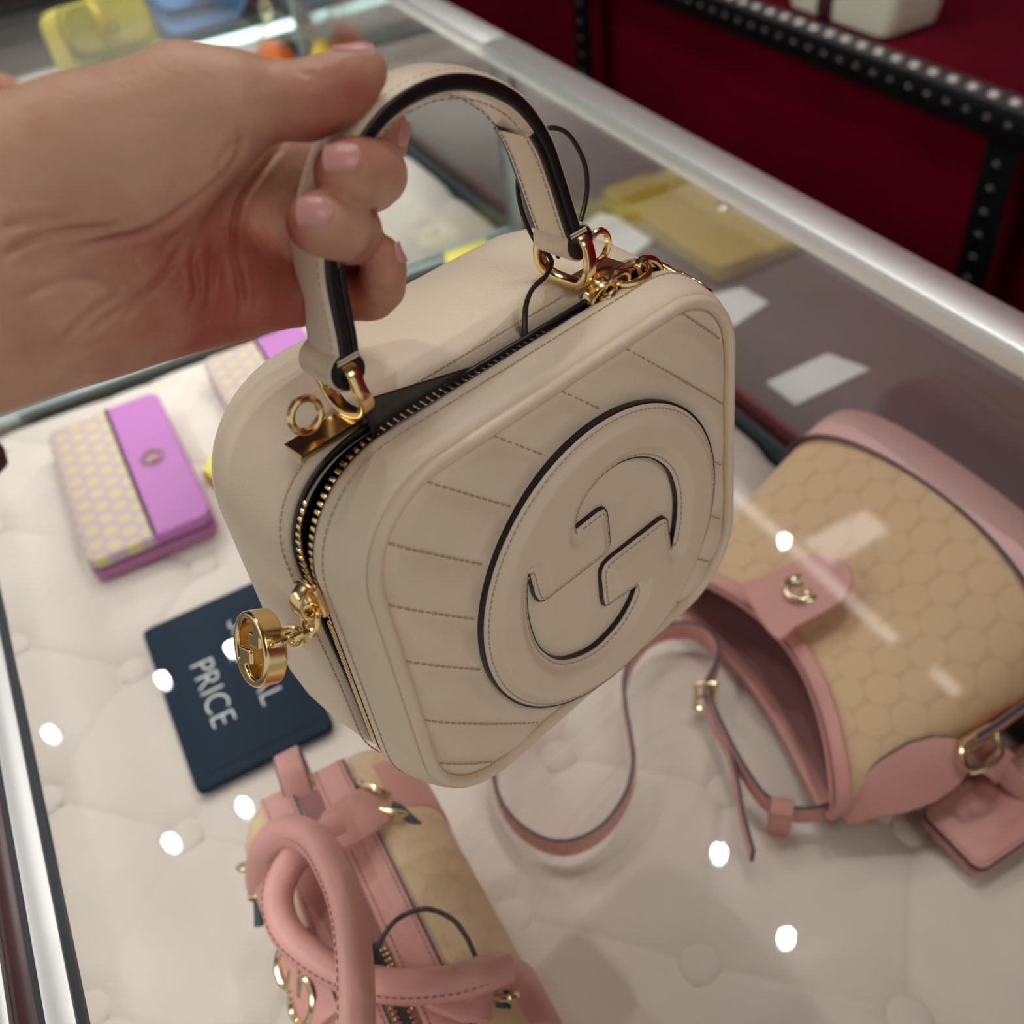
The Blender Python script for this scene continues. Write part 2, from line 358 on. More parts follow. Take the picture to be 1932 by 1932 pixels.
S = 0.103                              # button spacing; the tufting runs at 45 degrees to the counter
def pad(x0, x1, label, step):
    xs = np.arange(x0, x1 + 1e-6, step); ys = np.arange(-0.236, 0.3605, step)
    X, Y = np.meshgrid(xs, ys, indexing='ij'); r2 = math.sqrt(2)
    i = (X + Y) / r2 / S; j = (Y - X) / r2 / S
    si, sj = np.abs(np.sin(np.pi * i)), np.abs(np.sin(np.pi * j))
    h = 0.0048 * (np.minimum(si, 0.5) ** 0.55 + np.minimum(sj, 0.5) ** 0.55) / 1.4
    ri = (i - np.round(i)) * S; rj = (j - np.round(j)) * S; rad = np.hypot(ri, rj)
    h -= 0.0052 * np.exp(-(rad / 0.0150) ** 2); h -= 0.0010 * np.exp(-(np.minimum(np.abs(ri), np.abs(rj)) / 0.0018) ** 2)
    h += 0.0005 * np.sin(X * 41 + 2 * np.sin(Y * 23)) * np.sin(Y * 37 + X * 11)
    e = np.minimum.reduce([X - x0, x1 - X, Y + 0.236, 0.3605 - Y]); h -= 0.012 * np.exp(-(e / 0.008) ** 1.0)
    Z = h - 0.006
    nx, ny = X.shape; g = G(); a = np.arange(nx * ny).reshape(nx, ny)
    fs = np.stack([a[:-1, :-1], a[1:, :-1], a[1:, 1:], a[:-1, 1:]], -1).reshape(-1, 4)
    g.add(np.stack([X, Y, Z], -1), fs)
    rim = np.concatenate([a[:, 0], a[-1, 1:], a[-2::-1, -1], a[0, -2:0:-1]]); V = np.concatenate(g.v)[rim].copy(); top = V.copy(); V[:, 2] = -0.043
    g2 = G(); k = len(rim); g2.add(np.concatenate([V, top]), [(q, (q + 1) % k, k + (q + 1) % k, k + q) for q in range(k)])
    g.add(np.concatenate(g2.v), g2.f)
    t = thing('tufted_pad', label, 'cushion', ((x0 + x1) / 2, 0.1, -0.043))
    inv = (-(x0 + x1) / 2, -0.1, 0.043)
    obj('cushion', g.xf(np.eye(3), inv), M['velvet'], t, sharp=60)
    bm = None
    for p in range(-30, 31):
        for q in range(-30, 31):
            x, y = (p - q) / r2 * S, (p + q) / r2 * S
            if x0 + 0.012 < x < x1 - 0.012 and -0.225 < y < 0.35:
                if bm is None: bm = mesh('button', dome(0.0112, 0.0030, 22, 5))
                o = link('button', bm, M['velvet'], t); o.location = (x + inv[0], y + inv[1], -0.0070 + 0.043)
    return t
pad(-0.644, 0.600, 'blush velvet tufted cushion with covered buttons lining the nearest showcase', 0.0021)
pad(-1.336, -0.667, 'blush velvet tufted cushion behind the hand, in the second showcase', 0.006)
pad(-1.66, -1.36, 'blush velvet tufted cushion farthest away, under the yellow and blue bags', 0.01)

# led tube at the end of the second showcase
t = thing('led_tube', 'glowing cyan white light tube behind the thumb and wrist', 'lamp', (-1.326, 0.155, 0.060))
obj('tube', tube([(0, -0.200, 0), (0, -0.197, 0), (0, 0.197, 0), (0, 0.200, 0)], 0.0075, 12), M['led'], t)
for s in (-1, 1): obj('end_cap', tube([(0, s * 0.200, 0), (0, s * 0.206, 0)], 0.0078, 12), M['card'], t)
obj('bracket', box(-0.0105, -0.0070, -0.19, 0.19, -0.006, 0.006), M['metal'], t)
area('case_strip_far', (-0.600, 0.09, 0.186), (-0.600, 0.09, 0.0), 0.06, 0.46, 0.5, (0.95, 1.0, 0.99))
area('case_strip_front', (-0.20, -0.150, 0.184), (-0.20, -0.150, 0.0), 0.84, 0.012, 0.42, (0.95, 1.0, 0.99))
area('case_strip_second', (-1.0, 0.09, 0.186), (-1.0, 0.09, 0.0), 0.06, 0.46, 1.3, (0.93, 1.0, 0.98))
area('case_strip_third', (-1.5, 0.09, 0.188), (-1.5, 0.09, 0.0), 0.06, 0.46, 0.6, (1, 1.0, 0.98))

# ceiling lamps (they are what the white dots in the glass are)
LAMPS = [(-0.527, 0.631), (-0.313, 0.635), (-0.573, 0.165), (-1.678, -0.32), (-1.676, -0.128), (-1.67, -0.619), (-1.195, -0.242), (-1.199, -0.418), (-1.169, 1.341)]
lm = rm = None
LL = ['mirrored as the white dot beside the end of the pink strap', 'mirrored as the lone white dot low on the right cushion', 'mirrored as the small dot right of the duffel bag', 'mirrored as the white dot on the left edge of the navy sign',
      'mirrored as the white dot touching the gold medallion', 'mirrored as the white dot nearest the left metal rail', 'mirrored as the small dot below the corner of the navy sign', 'mirrored as the dot left of the duffel bag handles', 'mirrored as the white dot on the large beige bag']
for k, (x, y) in enumerate(LAMPS):
    t = thing('downlight', 'round ceiling downlight ' + LL[k], 'lamp', (x, y, 1.93), 'ceiling downlights')
    if lm is None:
        lm = mesh('lens', dome(0.012, 0.004, 20, 3)); V = circ(0.022, 24); rings = [np.c_[circ(0.0125, 24), np.full(24, 0.0)], np.c_[circ(0.0125, 24), np.full(24, 0.008)], np.c_[circ(0.022, 24), np.full(24, 0.006)], np.c_[circ(0.024, 24), np.full(24, 0.0)]]
        rm = mesh('rim', loft(rings))
    a = link('lens', lm, M['lamp'], t); a.rotation_euler = (math.pi, 0, 0)
    b = link('rim', rm, M['card'], t); b.rotation_euler = (math.pi, 0, 0)
    d = bpy.data.lights.new('downlight_beam', 'SPOT'); d.energy = 11; d.spot_size = math.radians(100); d.spot_blend = 0.8; d.shadow_soft_size = 0.012; d.color = (1, 0.96, 0.92)
    o = bpy.data.objects.new('downlight_beam', d); col.objects.link(o); o.location = (x, y, 1.90)
def trough(label, x0, x1, y0, y1):
    t = thing('trough_light', label, 'lamp', ((x0 + x1) / 2, (y0 + y1) / 2, 1.93)); hx, hy = (x1 - x0) / 2, (y1 - y0) / 2
    obj('diffuser', box(-hx, hx, -hy, hy, -0.012, -0.004), M['troffer'], t)
    obj('frame', box(-hx - 0.008, hx + 0.008, -hy - 0.008, hy + 0.008, -0.006, 0.0), M['card'], t)
trough('long linear ceiling light mirrored as a pale line across the beige monogram bag', -1.43, -0.76, 1.342, 1.372)
trough('wide ceiling light mirrored as a broad pale band across the beige monogram bag', -1.15, -1.05, 1.40, 1.90)
trough('short linear ceiling light mirrored as a small bright dash on the beige monogram bag', -0.645, -0.565, 1.355, 1.382)

# ------------------------------------------------------------------ what lies behind the counter
t = thing('rear_ledge', 'mauve grey lower ledge behind the showcase under the yellow wallet', 'shelf', (-0.5, 0.63, -0.13))
obj('ledge_board', box(-1.9, 1.4, -0.238, 0.145, 0.0, 0.03, bev=0.003), M['mauvegrey'], t)
obj('front_lip', box(-1.9, 1.4, -0.2435, -0.2385, 0.0, 0.125, bev=0.001), M['maroon_board'], t, label='dark red lip')
obj('support', box(-1.9, 1.4, 0.10, 0.13, -0.82, 0.0), M['lacquer'], t)
ZL = -0.10
def card(px, label):
    P = np.array([at(u, v, ZL)[:2] for u, v in px]); c = P.mean(0)
    if np.cross(P[1] - P[0], P[2] - P[1]) < 0: P = P[::-1]
    o = obj('price_card', slab(P - c, 0.0, 0.003, 0.001), M['card']); o.location = (c[0], c[1], ZL); tag(o, label, 'card', 'white cards on the rear ledge'); return o
card([(1040, 470), (1130, 405), (1265, 430), (1150, 520)], 'white card on the rear ledge left of the yellow wallet, beside the handle ring')
card([(1300, 570), (1400, 545), (1450, 575), (1345, 645)], 'white card on the rear ledge in front of the yellow wallet')
card([(1445, 725), (1560, 670), (1640, 700), (1500, 768)], 'white card on the rear ledge beside the pink base of the beige bag')
t = thing('yellow_wallet', 'yellow monogram wallet on the rear ledge behind the glass', 'wallet', (-0.685, 0.645, ZL + 0.0005))
obj('body', slab(rr(0.125, 0.078, 0.012, 5, 6), 0.0, 0.02, 0.006), M['olive'], t)
obj('flap', slab(rr(0.126, 0.036, 0.012, 5, 6) + [0, -0.042], 0.019, 0.024, 0.002), M['mustard'], t)
obj('clasp', G().add(*(lambda q: (np.concatenate(q.v) + [0.01, 0.02, 0.021], q.f))(dome(0.010, 0.004, 16, 3))), M['palegold'], t)

t = thing('slotted_rack', 'black slotted angle rack with rows of silver rivets by the maroon wall', 'rack', (-0.63, 1.12, -0.95))
ZB = -0.063 + 0.95
obj('beam', box(-2.4, 1.2, -0.020, 0.022, ZB - 0.004, ZB, bev=0.001), M['racktop'], t)
obj('beam_front', box(-2.4, 1.2, -0.020, -0.016, ZB - 0.048, ZB - 0.003, bev=0.001), M['rackblack'], t)
for px in (-1.12, 0.0, 1.1):
    obj('post', box(px - 0.028, px + 0.028, -0.0155, -0.0115, 0.0, ZB - 0.004), M['rackblack'], t)
    obj('post_side', box(px - 0.028, px - 0.024, -0.0115, 0.028, 0.0, ZB - 0.004), M['rackblack'], t)
rv = mesh('rivet', dome(0.0092, 0.0045, 16, 4)); rvd = mesh('rivet', dome(0.0078, 0.005, 14, 4))
x0 = atx(900 + 1820 / 1.872, 369 / 1.872, 1, 1.12)[0] + 0.63
for k in range(-30, 12):
    x = x0 + 0.0362 * k
    o = link('rivet', rv, M['rivet'], t); o.location = (x, -0.001, ZB)
    o = link('rivet', rvd, M['rivet_dark'], t); o.location = (x + 0.010, -0.020, ZB - 0.026); o.rotation_euler = (math.pi / 2, 0, 0)
for px in (-1.12, 0.0):
    for k in range(1, 18):
        o = link('rivet', rvd, M['rivet_dark'], t); o.location = (px - 0.004, -0.0155, ZB - 0.048 - 0.036 * k); o.rotation_euler = (math.pi / 2, 0, 0)
obj('shelf_board', box(-2.4, 1.2, 0.022, 0.48, ZB - 0.03, ZB - 0.002), M['maroon_shelf'], t, label='maroon covered shelf')
obj('back_panel', box(-2.4, 1.2, 0.060, 0.075, 0.0, ZB - 0.03), M['maroon'], t, label='maroon panel below the shelf')

# ivory bag on the shelf
t = thing('ivory_handbag', 'ivory leather bag with a dark red stripe on the maroon shelf', 'handbag', (-1.03, 1.21, -0.063))
rings = []
for z, a, b, r in ((0.0, 0.100, 0.048, 0.012), (0.004, 0.112, 0.058, 0.018), (0.03, 0.118, 0.060, 0.02), (0.10, 0.112, 0.046, 0.02), (0.2, 0.10, 0.03, 0.015), (0.21, 0.098, 0.028, 0.014)):
    rings.append(np.c_[rr(a, b, r, 5, 6), np.full(len(rr(a, b, r, 5, 6)), z)])
obj('body', loft(rings, None, True, True), M['ivory'], t)
def stripe(n, x, w, mm, off):
    P = [(x, -0.050 - off, 0.002), (x, -0.059 - off, 0.006), (x, -0.061 - off, 0.03), (x, -0.047 - off, 0.10), (x, -0.031 - off, 0.2)]
    obj(n, sweep(spl(P, 5), rsec(w, 0.0016, 0.0006, 2), side=(1, 0, 0)), mm, t)
stripe('web_stripe', -0.020, 0.034, M['edge'], 0.0); stripe('web_stripe', -0.020, 0.018, M['stripe'], 0.0008)
obj('handle', tube(spl([(-0.06, 0, 0.205), (-0.05, 0, 0.27), (0, 0, 0.30), (0.05, 0, 0.27), (0.06, 0, 0.205)], 6), 0.006, 8), M['ivory'], t)
obj('side_tab', G().add(*(lambda q: (np.concatenate(q.v) @ np.array([[1, 0, 0], [0, 0, 1], [0, -1, 0]]) + [0.070, -0.054, 0.085], q.f))(dome(0.018, 0.005, 16, 3))), M['ivory'], t)

# ------------------------------------------------------------------ far showcase contents
t = thing('yellow_handbag', 'lemon yellow handbag with rounded flap in the farthest showcase', 'handbag', (-1.50, 0.105, 0.016), R=Matrix.Rotation(math.radians(-18), 3, 'Y') @ Matrix.Rotation(math.radians(14), 3, 'Z'))
rings = [np.c_[np.full(len(o_), x), o_ + [0, 0.048]] for x, o_ in ((0.030, rr(0.066, 0.040, 0.02, 6, 6)), (0.036, rr(0.072, 0.046, 0.024, 6, 6)), (-0.036, rr(0.076, 0.048, 0.024, 6, 6)), (-0.040, rr(0.070, 0.042, 0.02, 6, 6)))]
obj('body', loft(rings[::-1], None, True, True), M['yellow'], t)
rings = [np.c_[np.full(len(o_), x), o_ + [0, 0.058]] for x, o_ in ((0.037, rr(0.068, 0.034, 0.026, 6, 6)), (0.041, rr(0.066, 0.032, 0.025, 6, 6)))]
obj('flap', loft(rings[::-1], None, True, True), M['yellow'], t)
obj('strap_loop', sweep(spl([(0.03, -0.01, 0.098), (0.045, -0.012, 0.075), (0.049, -0.014, 0.045), (0.045, -0.012, 0.03)], 6), rsec(0.012, 0.003), side=(0, 1, 0)), M['yellowdeep'], t)
obj('clasp', tube(spl([(0.050, 0.008 * math.cos(a), 0.05 + 0.008 * math.sin(a)) for a in np.arange(8) * math.pi / 4], 3, True), 0.002, 8, True), M['palegold'], t)

t = thing('blue_handbag', 'sky blue handbag with gold clasp behind the light tube', 'handbag', (-1.55, 0.270, 0.025), R=Matrix.Rotation(math.radians(-22), 3, 'Y') @ Matrix.Rotation(math.radians(-6), 3, 'Z'))
rings = [np.c_[np.full(len(o_), x), o_ + [0, 0.042]] for x, o_ in ((0.040, rr(0.066, 0.040, 0.025, 6, 6)), (0.046, rr(0.072, 0.045, 0.028, 6, 6)), (-0.040, rr(0.080, 0.048, 0.026, 6, 6)), (-0.046, rr(0.072, 0.042, 0.022, 6, 6)))]
obj('body', loft(rings[::-1], None, True, True), M['blue'], t)
rings = [np.c_[np.full(len(o_), x), o_ + [0, 0.056]] for x, o_ in ((0.047, rr(0.068, 0.030, 0.026, 6, 6)), (0.051, rr(0.066, 0.028, 0.025, 6, 6)))]
obj('flap', loft(rings[::-1], None, True, True), M['blue'], t)
obj('clasp', tube(spl([(0.056, 0.009 * math.cos(a), 0.046 + 0.009 * math.sin(a)) for a in np.arange(8) * math.pi / 4], 3, True), 0.0025, 8, True), M['palegold'], t)
obj('strap', sweep(spl([(-0.04, -0.07, 0.09), (0.02, -0.04, 0.095), (0.055, -0.005, 0.07), (0.06, 0.03, 0.03), (0.05, 0.06, 0.01)], 6), rsec(0.014, 0.003), side=(0, 0.5, 1)), M['blue'], t)

def charm(name, label, px, z, m, rot, s=1.0):
    c = at(*px, z); t = thing(name, label, 'charm', (c[0], c[1], 0.0), R=Matrix.Rotation(rot, 3, 'Z'))
    rings = [np.c_[rr(a * s, b * s, r * s, 5, 4), np.full(len(rr(a, b, r, 5, 4)), h * s)] for h, a, b, r in ((0.0, 0.024, 0.018, 0.006), (0.004, 0.027, 0.021, 0.007), (0.03, 0.026, 0.016, 0.006), (0.045, 0.018, 0.006, 0.004), (0.047, 0.015, 0.004, 0.003))]
    obj('pouch', loft(rings, None, True, True), m, t)
    for k in range(5):
        p = np.array([(0.010 * s * k - 0.02 * s, -0.012 * s, (0.050 + 0.008 * k) * s)]); q = [(p[0, 0] + 0.006 * s * math.cos(a), p[0, 1] + 0.004 * s * math.sin(a) * (k % 2), p[0, 2] + 0.006 * s * math.sin(a) * (1 - 0.5 * (k % 2))) for a in np.arange(10) * math.pi / 5]
        obj('chain_link', tube(q, 0.0015 * s, 6, True), M['palegold'], t)
    obj('ring', tube([(0.02 * s + 0.010 * s * math.cos(a), -0.012 * s, 0.096 * s + 0.010 * s * math.sin(a)) for a in np.arange(14) * math.pi / 7], 0.002 * s, 6, True), M['palegold'], t)
charm('orange_charm', 'small orange leather charm with gold chain, left of the yellow one', (520, 112), 0.02, M['orange'], 0.5)
charm('yellow_charm', 'small yellow leather charm with gold chain above the thumb', (612, 118), 0.02, M['yellowdeep'], -0.3, 1.05)
charm('orange_charm', 'orange leather charm with gold ring at the left edge above the wrist', (6, 178), 0.03, M['orange'], 0.9, 1.2)
t = thing('pale_blue_box', 'pale blue box beyond the glass at the top of the photo', 'box', (-1.62, 0.56, -0.02))
obj('lid', box(-0.10, 0.10, -0.12, 0.12, 0.035, 0.06, bev=0.004), M['paleblue'], t); obj('tray', box(-0.095, 0.095, -0.115, 0.115, -0.02, 0.036, bev=0.003), M['card'], t)
obj('plinth', box(-0.11, 0.11, -0.13, 0.13, -0.078, -0.02), M['mauvegrey'], t)
t = thing('charcoal_cabinet', 'charcoal cabinet with dark panels beyond the far showcase', 'cabinet', (-2.25, 0.0, -0.95))
obj('carcass', box(-0.2, 0.2, -1.6, 0.33, 0.0, 0.93), M['charcoal'], t)
for k in range(6):
    obj('door', box(0.2, 0.212, -1.58 + 0.318 * k, -1.275 + 0.318 * k, 0.05, 0.915, bev=0.004), M['charcoal'], t)
obj('counter_top', box(-0.21, 0.225, -1.61, 0.34, 0.93, 0.955, bev=0.003), M['charcoal'], t)

# ------------------------------------------------------------------ the cream handbag (local frame: x = width, y = depth away from the face, z = up)
BO = np.array([0.0362071, 0.0424185, 0.2957338])
BR = np.array([[-0.25586, -0.9635496, -0.0781527], [0.9665164, -0.2566042, -0.0005376], [-0.0195363, -0.0756734, 0.9969413]])
def toL(p): return BR.T @ (np.asarray(p) - BO)
CL = toL(CC)
def Ld(u, v, d):                        # local point at depth plane d
    r = BR.T @ ray(u, v); p = CL + r * ((d - CL[1]) / r[1]); p[1] = d; return p
def Lu(u, v, x):
    r = BR.T @ ray(u, v); return CL + r * ((x - CL[0]) / r[0])
bag = thing('cream_handbag', 'cream quilted leather top-handle handbag with round embossed emblem, held up by the hand', 'handbag', BO, R=BR)
A, B_, RR = 0.0730, 0.0631, 0.0267
EC = np.array([0.0066, -0.0083])        # emblem centre
def P3(o, d): return np.c_[o[:, 0], np.full(len(o), d) if np.isscalar(d) else d, o[:, 1]]

def smooth01(x): x = np.clip(x, 0, 1); return x * x * (3 - 2 * x)
# quilted front panel
out = rr(A, B_, RR, 20, 24); K = len(out); rings = []
for s in np.linspace(1, 0.02, 100):
    o = out * s; e = 1 - s
    uw = o[:, 0] + o[:, 1]
    L_ = np.array([-0.112, -0.090, -0.063, -0.040, -0.016, 0.010, 0.034, 0.060, 0.087, 0.112])
    dist = np.min(np.abs(uw[:, None] - L_[None]), 1) / math.sqrt(2)
    re = np.hypot(o[:, 0] - EC[0], o[:, 1] - EC[1])
    fade = np.clip((re - 0.0562) / 0.006, 0, 1) * np.clip((1 - s) / 0.06, 0, 1)
    puff = 0.0022 * (1 - np.exp(-(dist / 0.0035) ** 1.3)) * fade
    rim = 0.0022 * (1 - np.exp(-((1 - s) * 0.065 / 0.004)))
    dome_ = 0.0025 * (1 - s * s)
    rings.append(P3(o, -(rim + puff * 0.9 + dome_ * 0.6) + 0.0016))
obj('front_panel', loft(rings, None, False, True), M['cream'], bag, sharp=0)
g = tube(P3(rr(A + 0.0012, B_ + 0.0012, RR + 0.0012, 20, 24), 0.0002), 0.0021, 10, True); obj('piping', g, M['cream_smooth'], bag, sharp=0)
# frame between the piping and the zip
rings = []
for a, b, r, d in ((0.0735, 0.0636, 0.0275, 0.0016), (0.0755, 0.0656, 0.0285, 0.0012), (0.0775, 0.0668, 0.0295, 0.0022), (0.0795, 0.0676, 0.031, 0.006), (0.0812, 0.0682, 0.032, 0.011), (0.0818, 0.0684, 0.032, 0.0165), (0.0814, 0.0680, 0.032, 0.0182), (0.0800, 0.0666, 0.031, 0.0180)):
    rings.append(P3(rr(a, b, r, 20, 24), d))
obj('front_frame', loft(rings), M['cream'], bag, sharp=0)
obj('frame_edge', tube(P3(rr(0.0812, 0.0678, 0.032, 20, 24), 0.0184), 0.00045, 6, True), M['edge'], bag)
# back shell
lip = rr(0.0812, 0.0692, 0.033, 20, 24)
th = np.arctan2(lip[:, 1], lip[:, 0])
dg_ = np.degrees(th) % 360
lipd = 0.0212 + 0.0085 * np.exp(-((dg_ - 152) / 26) ** 2) + 0.0030 * smooth01((dg_ - 150) / 30) * smooth01((300 - dg_) / 50)
rings = [P3(lip * 0.975, lipd + 0.0015), P3(lip * 0.985, lipd)]
for a, b, r, d in ((0.0822, 0.0702, 0.034, 0.034), (0.0834, 0.0714, 0.035, 0.045), (0.0838, 0.0720, 0.036, 0.060), (0.0828, 0.0716, 0.037, 0.070), (0.0800, 0.0690, 0.037, 0.0785), (0.0745, 0.0635, 0.036, 0.0840), (0.066, 0.056, 0.034, 0.0865), (0.04, 0.034, 0.022, 0.0880), (0.012, 0.010, 0.007, 0.0882)):
    o = rr(a, b, r, 20, 24); dd = np.full(len(o), d)
    if d < 0.05: dd = np.maximum(dd, lipd + 0.004 + (d - 0.034) * 0.8)
    rings.append(P3(o, dd))
obj('back_shell', loft(rings, None, False, True), M['cream'], bag, sharp=0)
obj('lip_edge', sweep(P3(lip * 0.984, lipd - 0.0006), rsec(0.0016, 0.0024, 0.0005, 2), side=(0, 1, 0), closed=True), M['edge'], bag)
# dark lining with open mouth
rings = [P3(rr(0.0790, 0.0658, 0.030, 20, 24), 0.0172), P3(rr(0.0745, 0.0615, 0.028, 20, 24), 0.0135), P3(rr(0.06, 0.05, 0.02, 20, 24), 0.0125), P3(rr(0.01, 0.01, 0.005, 20, 24), 0.0122)]
obj('lining', loft(rings, None, False, True), M['black'], bag)
rings = [P3(lip * 0.968, lipd + 0.0016), P3(lip * 0.95, 0.045), P3(lip * 0.93, 0.070), P3(lip * 0.75, 0.080), P3(lip * 0.1, 0.082)]
obj('lining', loft(rings, None, False, True), M['black'], bag)

# zip: front row of teeth goes all the way round the opening, rear row only where the gap shows it
def outline_pts(a, b, r):
    o = rr(a, b, r, 20, 24); o = np.concatenate([o, o[:1]]); s = np.r_[0, np.cumsum(np.hypot(*np.diff(o, axis=0).T))]; return o, s
tooth = mesh('zipper_tooth', box(-0.00080, 0.00080, -0.0020, 0.0020, -0.0010, 0.0012, bev=0.0005))
def teeth(a, b, r, dfun, m0, m1, pitch, tilt=0.0):
    o, s = outline_pts(a, b, r); q = np.arange(m0, m1, pitch)
    for t_ in q:
        x = np.interp(t_, s, o[:, 0]); y = np.interp(t_, s, o[:, 1]); x2 = np.interp(t_ + 0.001, s, o[:, 0]); y2 = np.interp(t_ + 0.001, s, o[:, 1])
        ob = link('zipper_tooth', tooth, M['gold'], bag)
        T = nrm(np.array([x2 - x, 0, y2 - y])); Dp = np.array([0, 1.0, 0]); Nn = np.cross(T, Dp)
        mt = Matrix(np.stack([T, Dp, Nn], 1).tolist()).to_4x4(); mt.translation = Vector((x, dfun(x, y), y)); ob.matrix_local = mt
oz, szz = outline_pts(0.0800, 0.0668, 0.031)
ang = np.unwrap(np.arctan2(oz[:, 1], oz[:, 0]))
def s_at(deg): return float(np.interp(math.radians(deg), ang, szz))
PUL = 166.0                             # where the puller sits (degrees round the face)
teeth(0.0800, 0.0668, 0.031, lambda x, y: 0.0198, s_at(80), s_at(PUL), 0.0024)
gap = lambda x, y: 0.0212 + 0.0062 * max(0.0, 1 - abs(math.degrees(math.atan2(y, x)) - 148) / 26.0) ** 0.7
teeth(0.0798, 0.0668, 0.031, lambda x, y: gap(x, y) + 0.001, s_at(143), s_at(PUL), 0.0024)
teeth(0.0806, 0.0674, 0.031, lambda x, y: 0.0205, s_at(PUL) + 0.004, s_at(212), 0.0018)
arc = [k for k in range(len(oz)) if math.radians(70) < ang[k] < math.radians(214)]
obj('zipper_tape', sweep(P3(oz[arc], 0.0186), rsec(0.0024, 0.0006, 0.0002, 2), side=(0, 1, 0)), M['greytape'], bag)
arc2 = [k for k in range(len(oz)) if math.radians(118) < ang[k] < math.radians(168)]
obj('zipper_tape', sweep(P3(oz[arc2] * 0.998, np.array([gap(*oz[k]) + 0.0016 for k in arc2])), rsec(0.0030, 0.0006, 0.0002, 2), side=(0, 1, 0)), M['greytape'], bag)

# stitching: short raised thread dashes
def stitches(P, N, n_len=0.0022, gapf=0.45, r=0.00028):
    P = np.asarray(P, float); s = np.r_[0, np.cumsum(np.linalg.norm(np.diff(P, axis=0), axis=1))]; g = G(); k = 0.0
    while k + n_len < s[-1]:
        a = np.array([np.interp(k, s, P[:, i]) for i in range(3)]); b = np.array([np.interp(k + n_len * (1 - gapf), s, P[:, i]) for i in range(3)])
        m_ = (a + b) / 2 + np.asarray(N) * r * 0.8
        g.add(*(lambda q: (np.concatenate(q.v), q.f))(sweep([a, m_, b], circ(r, 4)))); k += n_len
    return g
gs = G()
def join(g, h): g.add(np.concatenate(h.v), h.f)
o = rr(0.0815, 0.0684, 0.032, 20, 24); o = np.concatenate([o, o[:1]]); join(gs, stitches(P3(o, 0.0135) * [1.0005, 1, 1.0008], (0, 0, 0), 0.0024, 0.3, 0.0003))
o = rr(0.0824, 0.0704, 0.034, 20, 24) ; join(gs, stitches(P3(o * 0.999, np.maximum(lipd + 0.0035, 0.0265)), (0, 0, 0), 0.0024, 0.3, 0.0003))
obj('stitching', gs, M['thread'], bag, kind='stuff')
gq = G()
for cst in (-0.112, -0.090, -0.063, -0.040, -0.016, 0.010, 0.034, 0.060, 0.087, 0.112):
    tt = np.arange(-0.14, 0.14, 0.0005); P = np.stack([cst / 2 + tt, np.zeros_like(tt), cst / 2 - tt], 1)
    q = np.abs(P[:, [0, 2]]) - [A - RR, B_ - RR]; sd = np.hypot(*np.maximum(q, 0).T) + np.minimum(q.max(1), 0) - RR
    ok = (sd < -0.0014) & (np.hypot(P[:, 0] - EC[0], P[:, 2] - EC[1]) > 0.0558)
    cuts = np.flatnonzero(np.diff(np.r_[0, ok.astype(int), 0]))
    for k0, k1 in zip(cuts[::2], cuts[1::2]):
        if k1 - k0 < 12: continue
        Q = P[k0:k1:4].copy(); s_ = 1 + sd[k0:k1:4] / B_
        Q[:, 1] = -(0.0022 * (1 - np.exp(sd[k0:k1:4] / 0.004)) + 0.0015 * (1 - np.clip(s_, 0, 1) ** 2)) + 0.0014
        join(gq, stitches(Q, (0, -1, 0), 0.0026, 0.3, 0.00032))
obj('quilt_stitching', gq, M['thread'], bag, kind='stuff')

# the round padded emblem: a disc whose S shaped channel is cut out
CH = np.array([(-12.8, 23.3), (-9.8, 29.6), (-3.6, 34.0), (4, 35.6), (11.4, 34.6), (19.0, 31.0), (25.0, 26.0), (30.6, 18.4), (33.4, 10.4), (34.3, 3), (33.5, -6), (30.8, -16), (30.0, -6.0), (29.6, -2.6), (28.2, -0.4), (25.6, 0.4), (10.4, 0.7), (0.5, 0.9), (-2.4, 0.2), (-4.0, -1.6), (-4.5, -4.3), (-4.7, -14.6), (-4.2, -18.0), (-2.2, -19.2), (0.1, -19.4), (11.4, -21.0), (8.0, -26.2), (1.0, -31.2), (-9.8, -33.2), (-20.0, -29.8), (-27.9, -23.6), (-33.6, -13.4), (-35.6, -4), (-35.9, 5), (-35.0, 12.8), (-33.4, 19.5), (-32.6, 9.5), (-31.6, 6.2), (-29.5, 4.6), (-26.5, 4.2), (-2.4, 4.0), (0.4, 4.8), (1.6, 7.1), (1.8, 14.3), (1.6, 20.2), (0.4, 22.8), (-2.4, 23.6)]) / 1000.0
CH0 = CH; CH = np.concatenate([spl(CH0[:12], 4), CH0[12:25], spl(CH0[25:36], 4), CH0[36:]])
def emblem_nets(R, ch, h, zf, top, flange, inset=0.0):
    n = int(R * 2 / h) + 8; lo = np.array([-n * h / 2, -2 * h, -n * h / 2]); nz = int(top / h) + 6
    ax = lo[0] + np.arange(n) * h; X, Z = np.meshgrid(ax, ax, indexing='ij'); pts = np.c_[X.ravel(), Z.ravel()]
    s = np.minimum(R - np.hypot(pts[:, 0], pts[:, 1]), poly_sd(ch, pts)).reshape(n, n) - inset
    hgt = zf(s); dz = lo[1] + np.arange(nz) * h
    V = np.maximum(-s[:, None, :], np.maximum(dz[None, :, None] - hgt[:, None, :], -dz[None, :, None] - 0.0))
    P, Fq = surface_nets(V.astype(np.float32), lo, h); return P, Fq
cr_ = circ(0.0553, 160); V_, F_ = plate(cr_, [CH], 0.0, 0.0026)
g = G().add(np.c_[V_[:, 0] + EC[0], -V_[:, 2] - 0.0008, V_[:, 1] + EC[1]], [f[::-1] for f in F_]); obj('emblem_base', g, M['edge'], bag, sharp=30)
def puffz(s): return 0.0032 + 0.0024 * np.clip((s - 0.0022) / 0.0030, 0, 1) ** 0.6 * (1 - 0.0 * s)
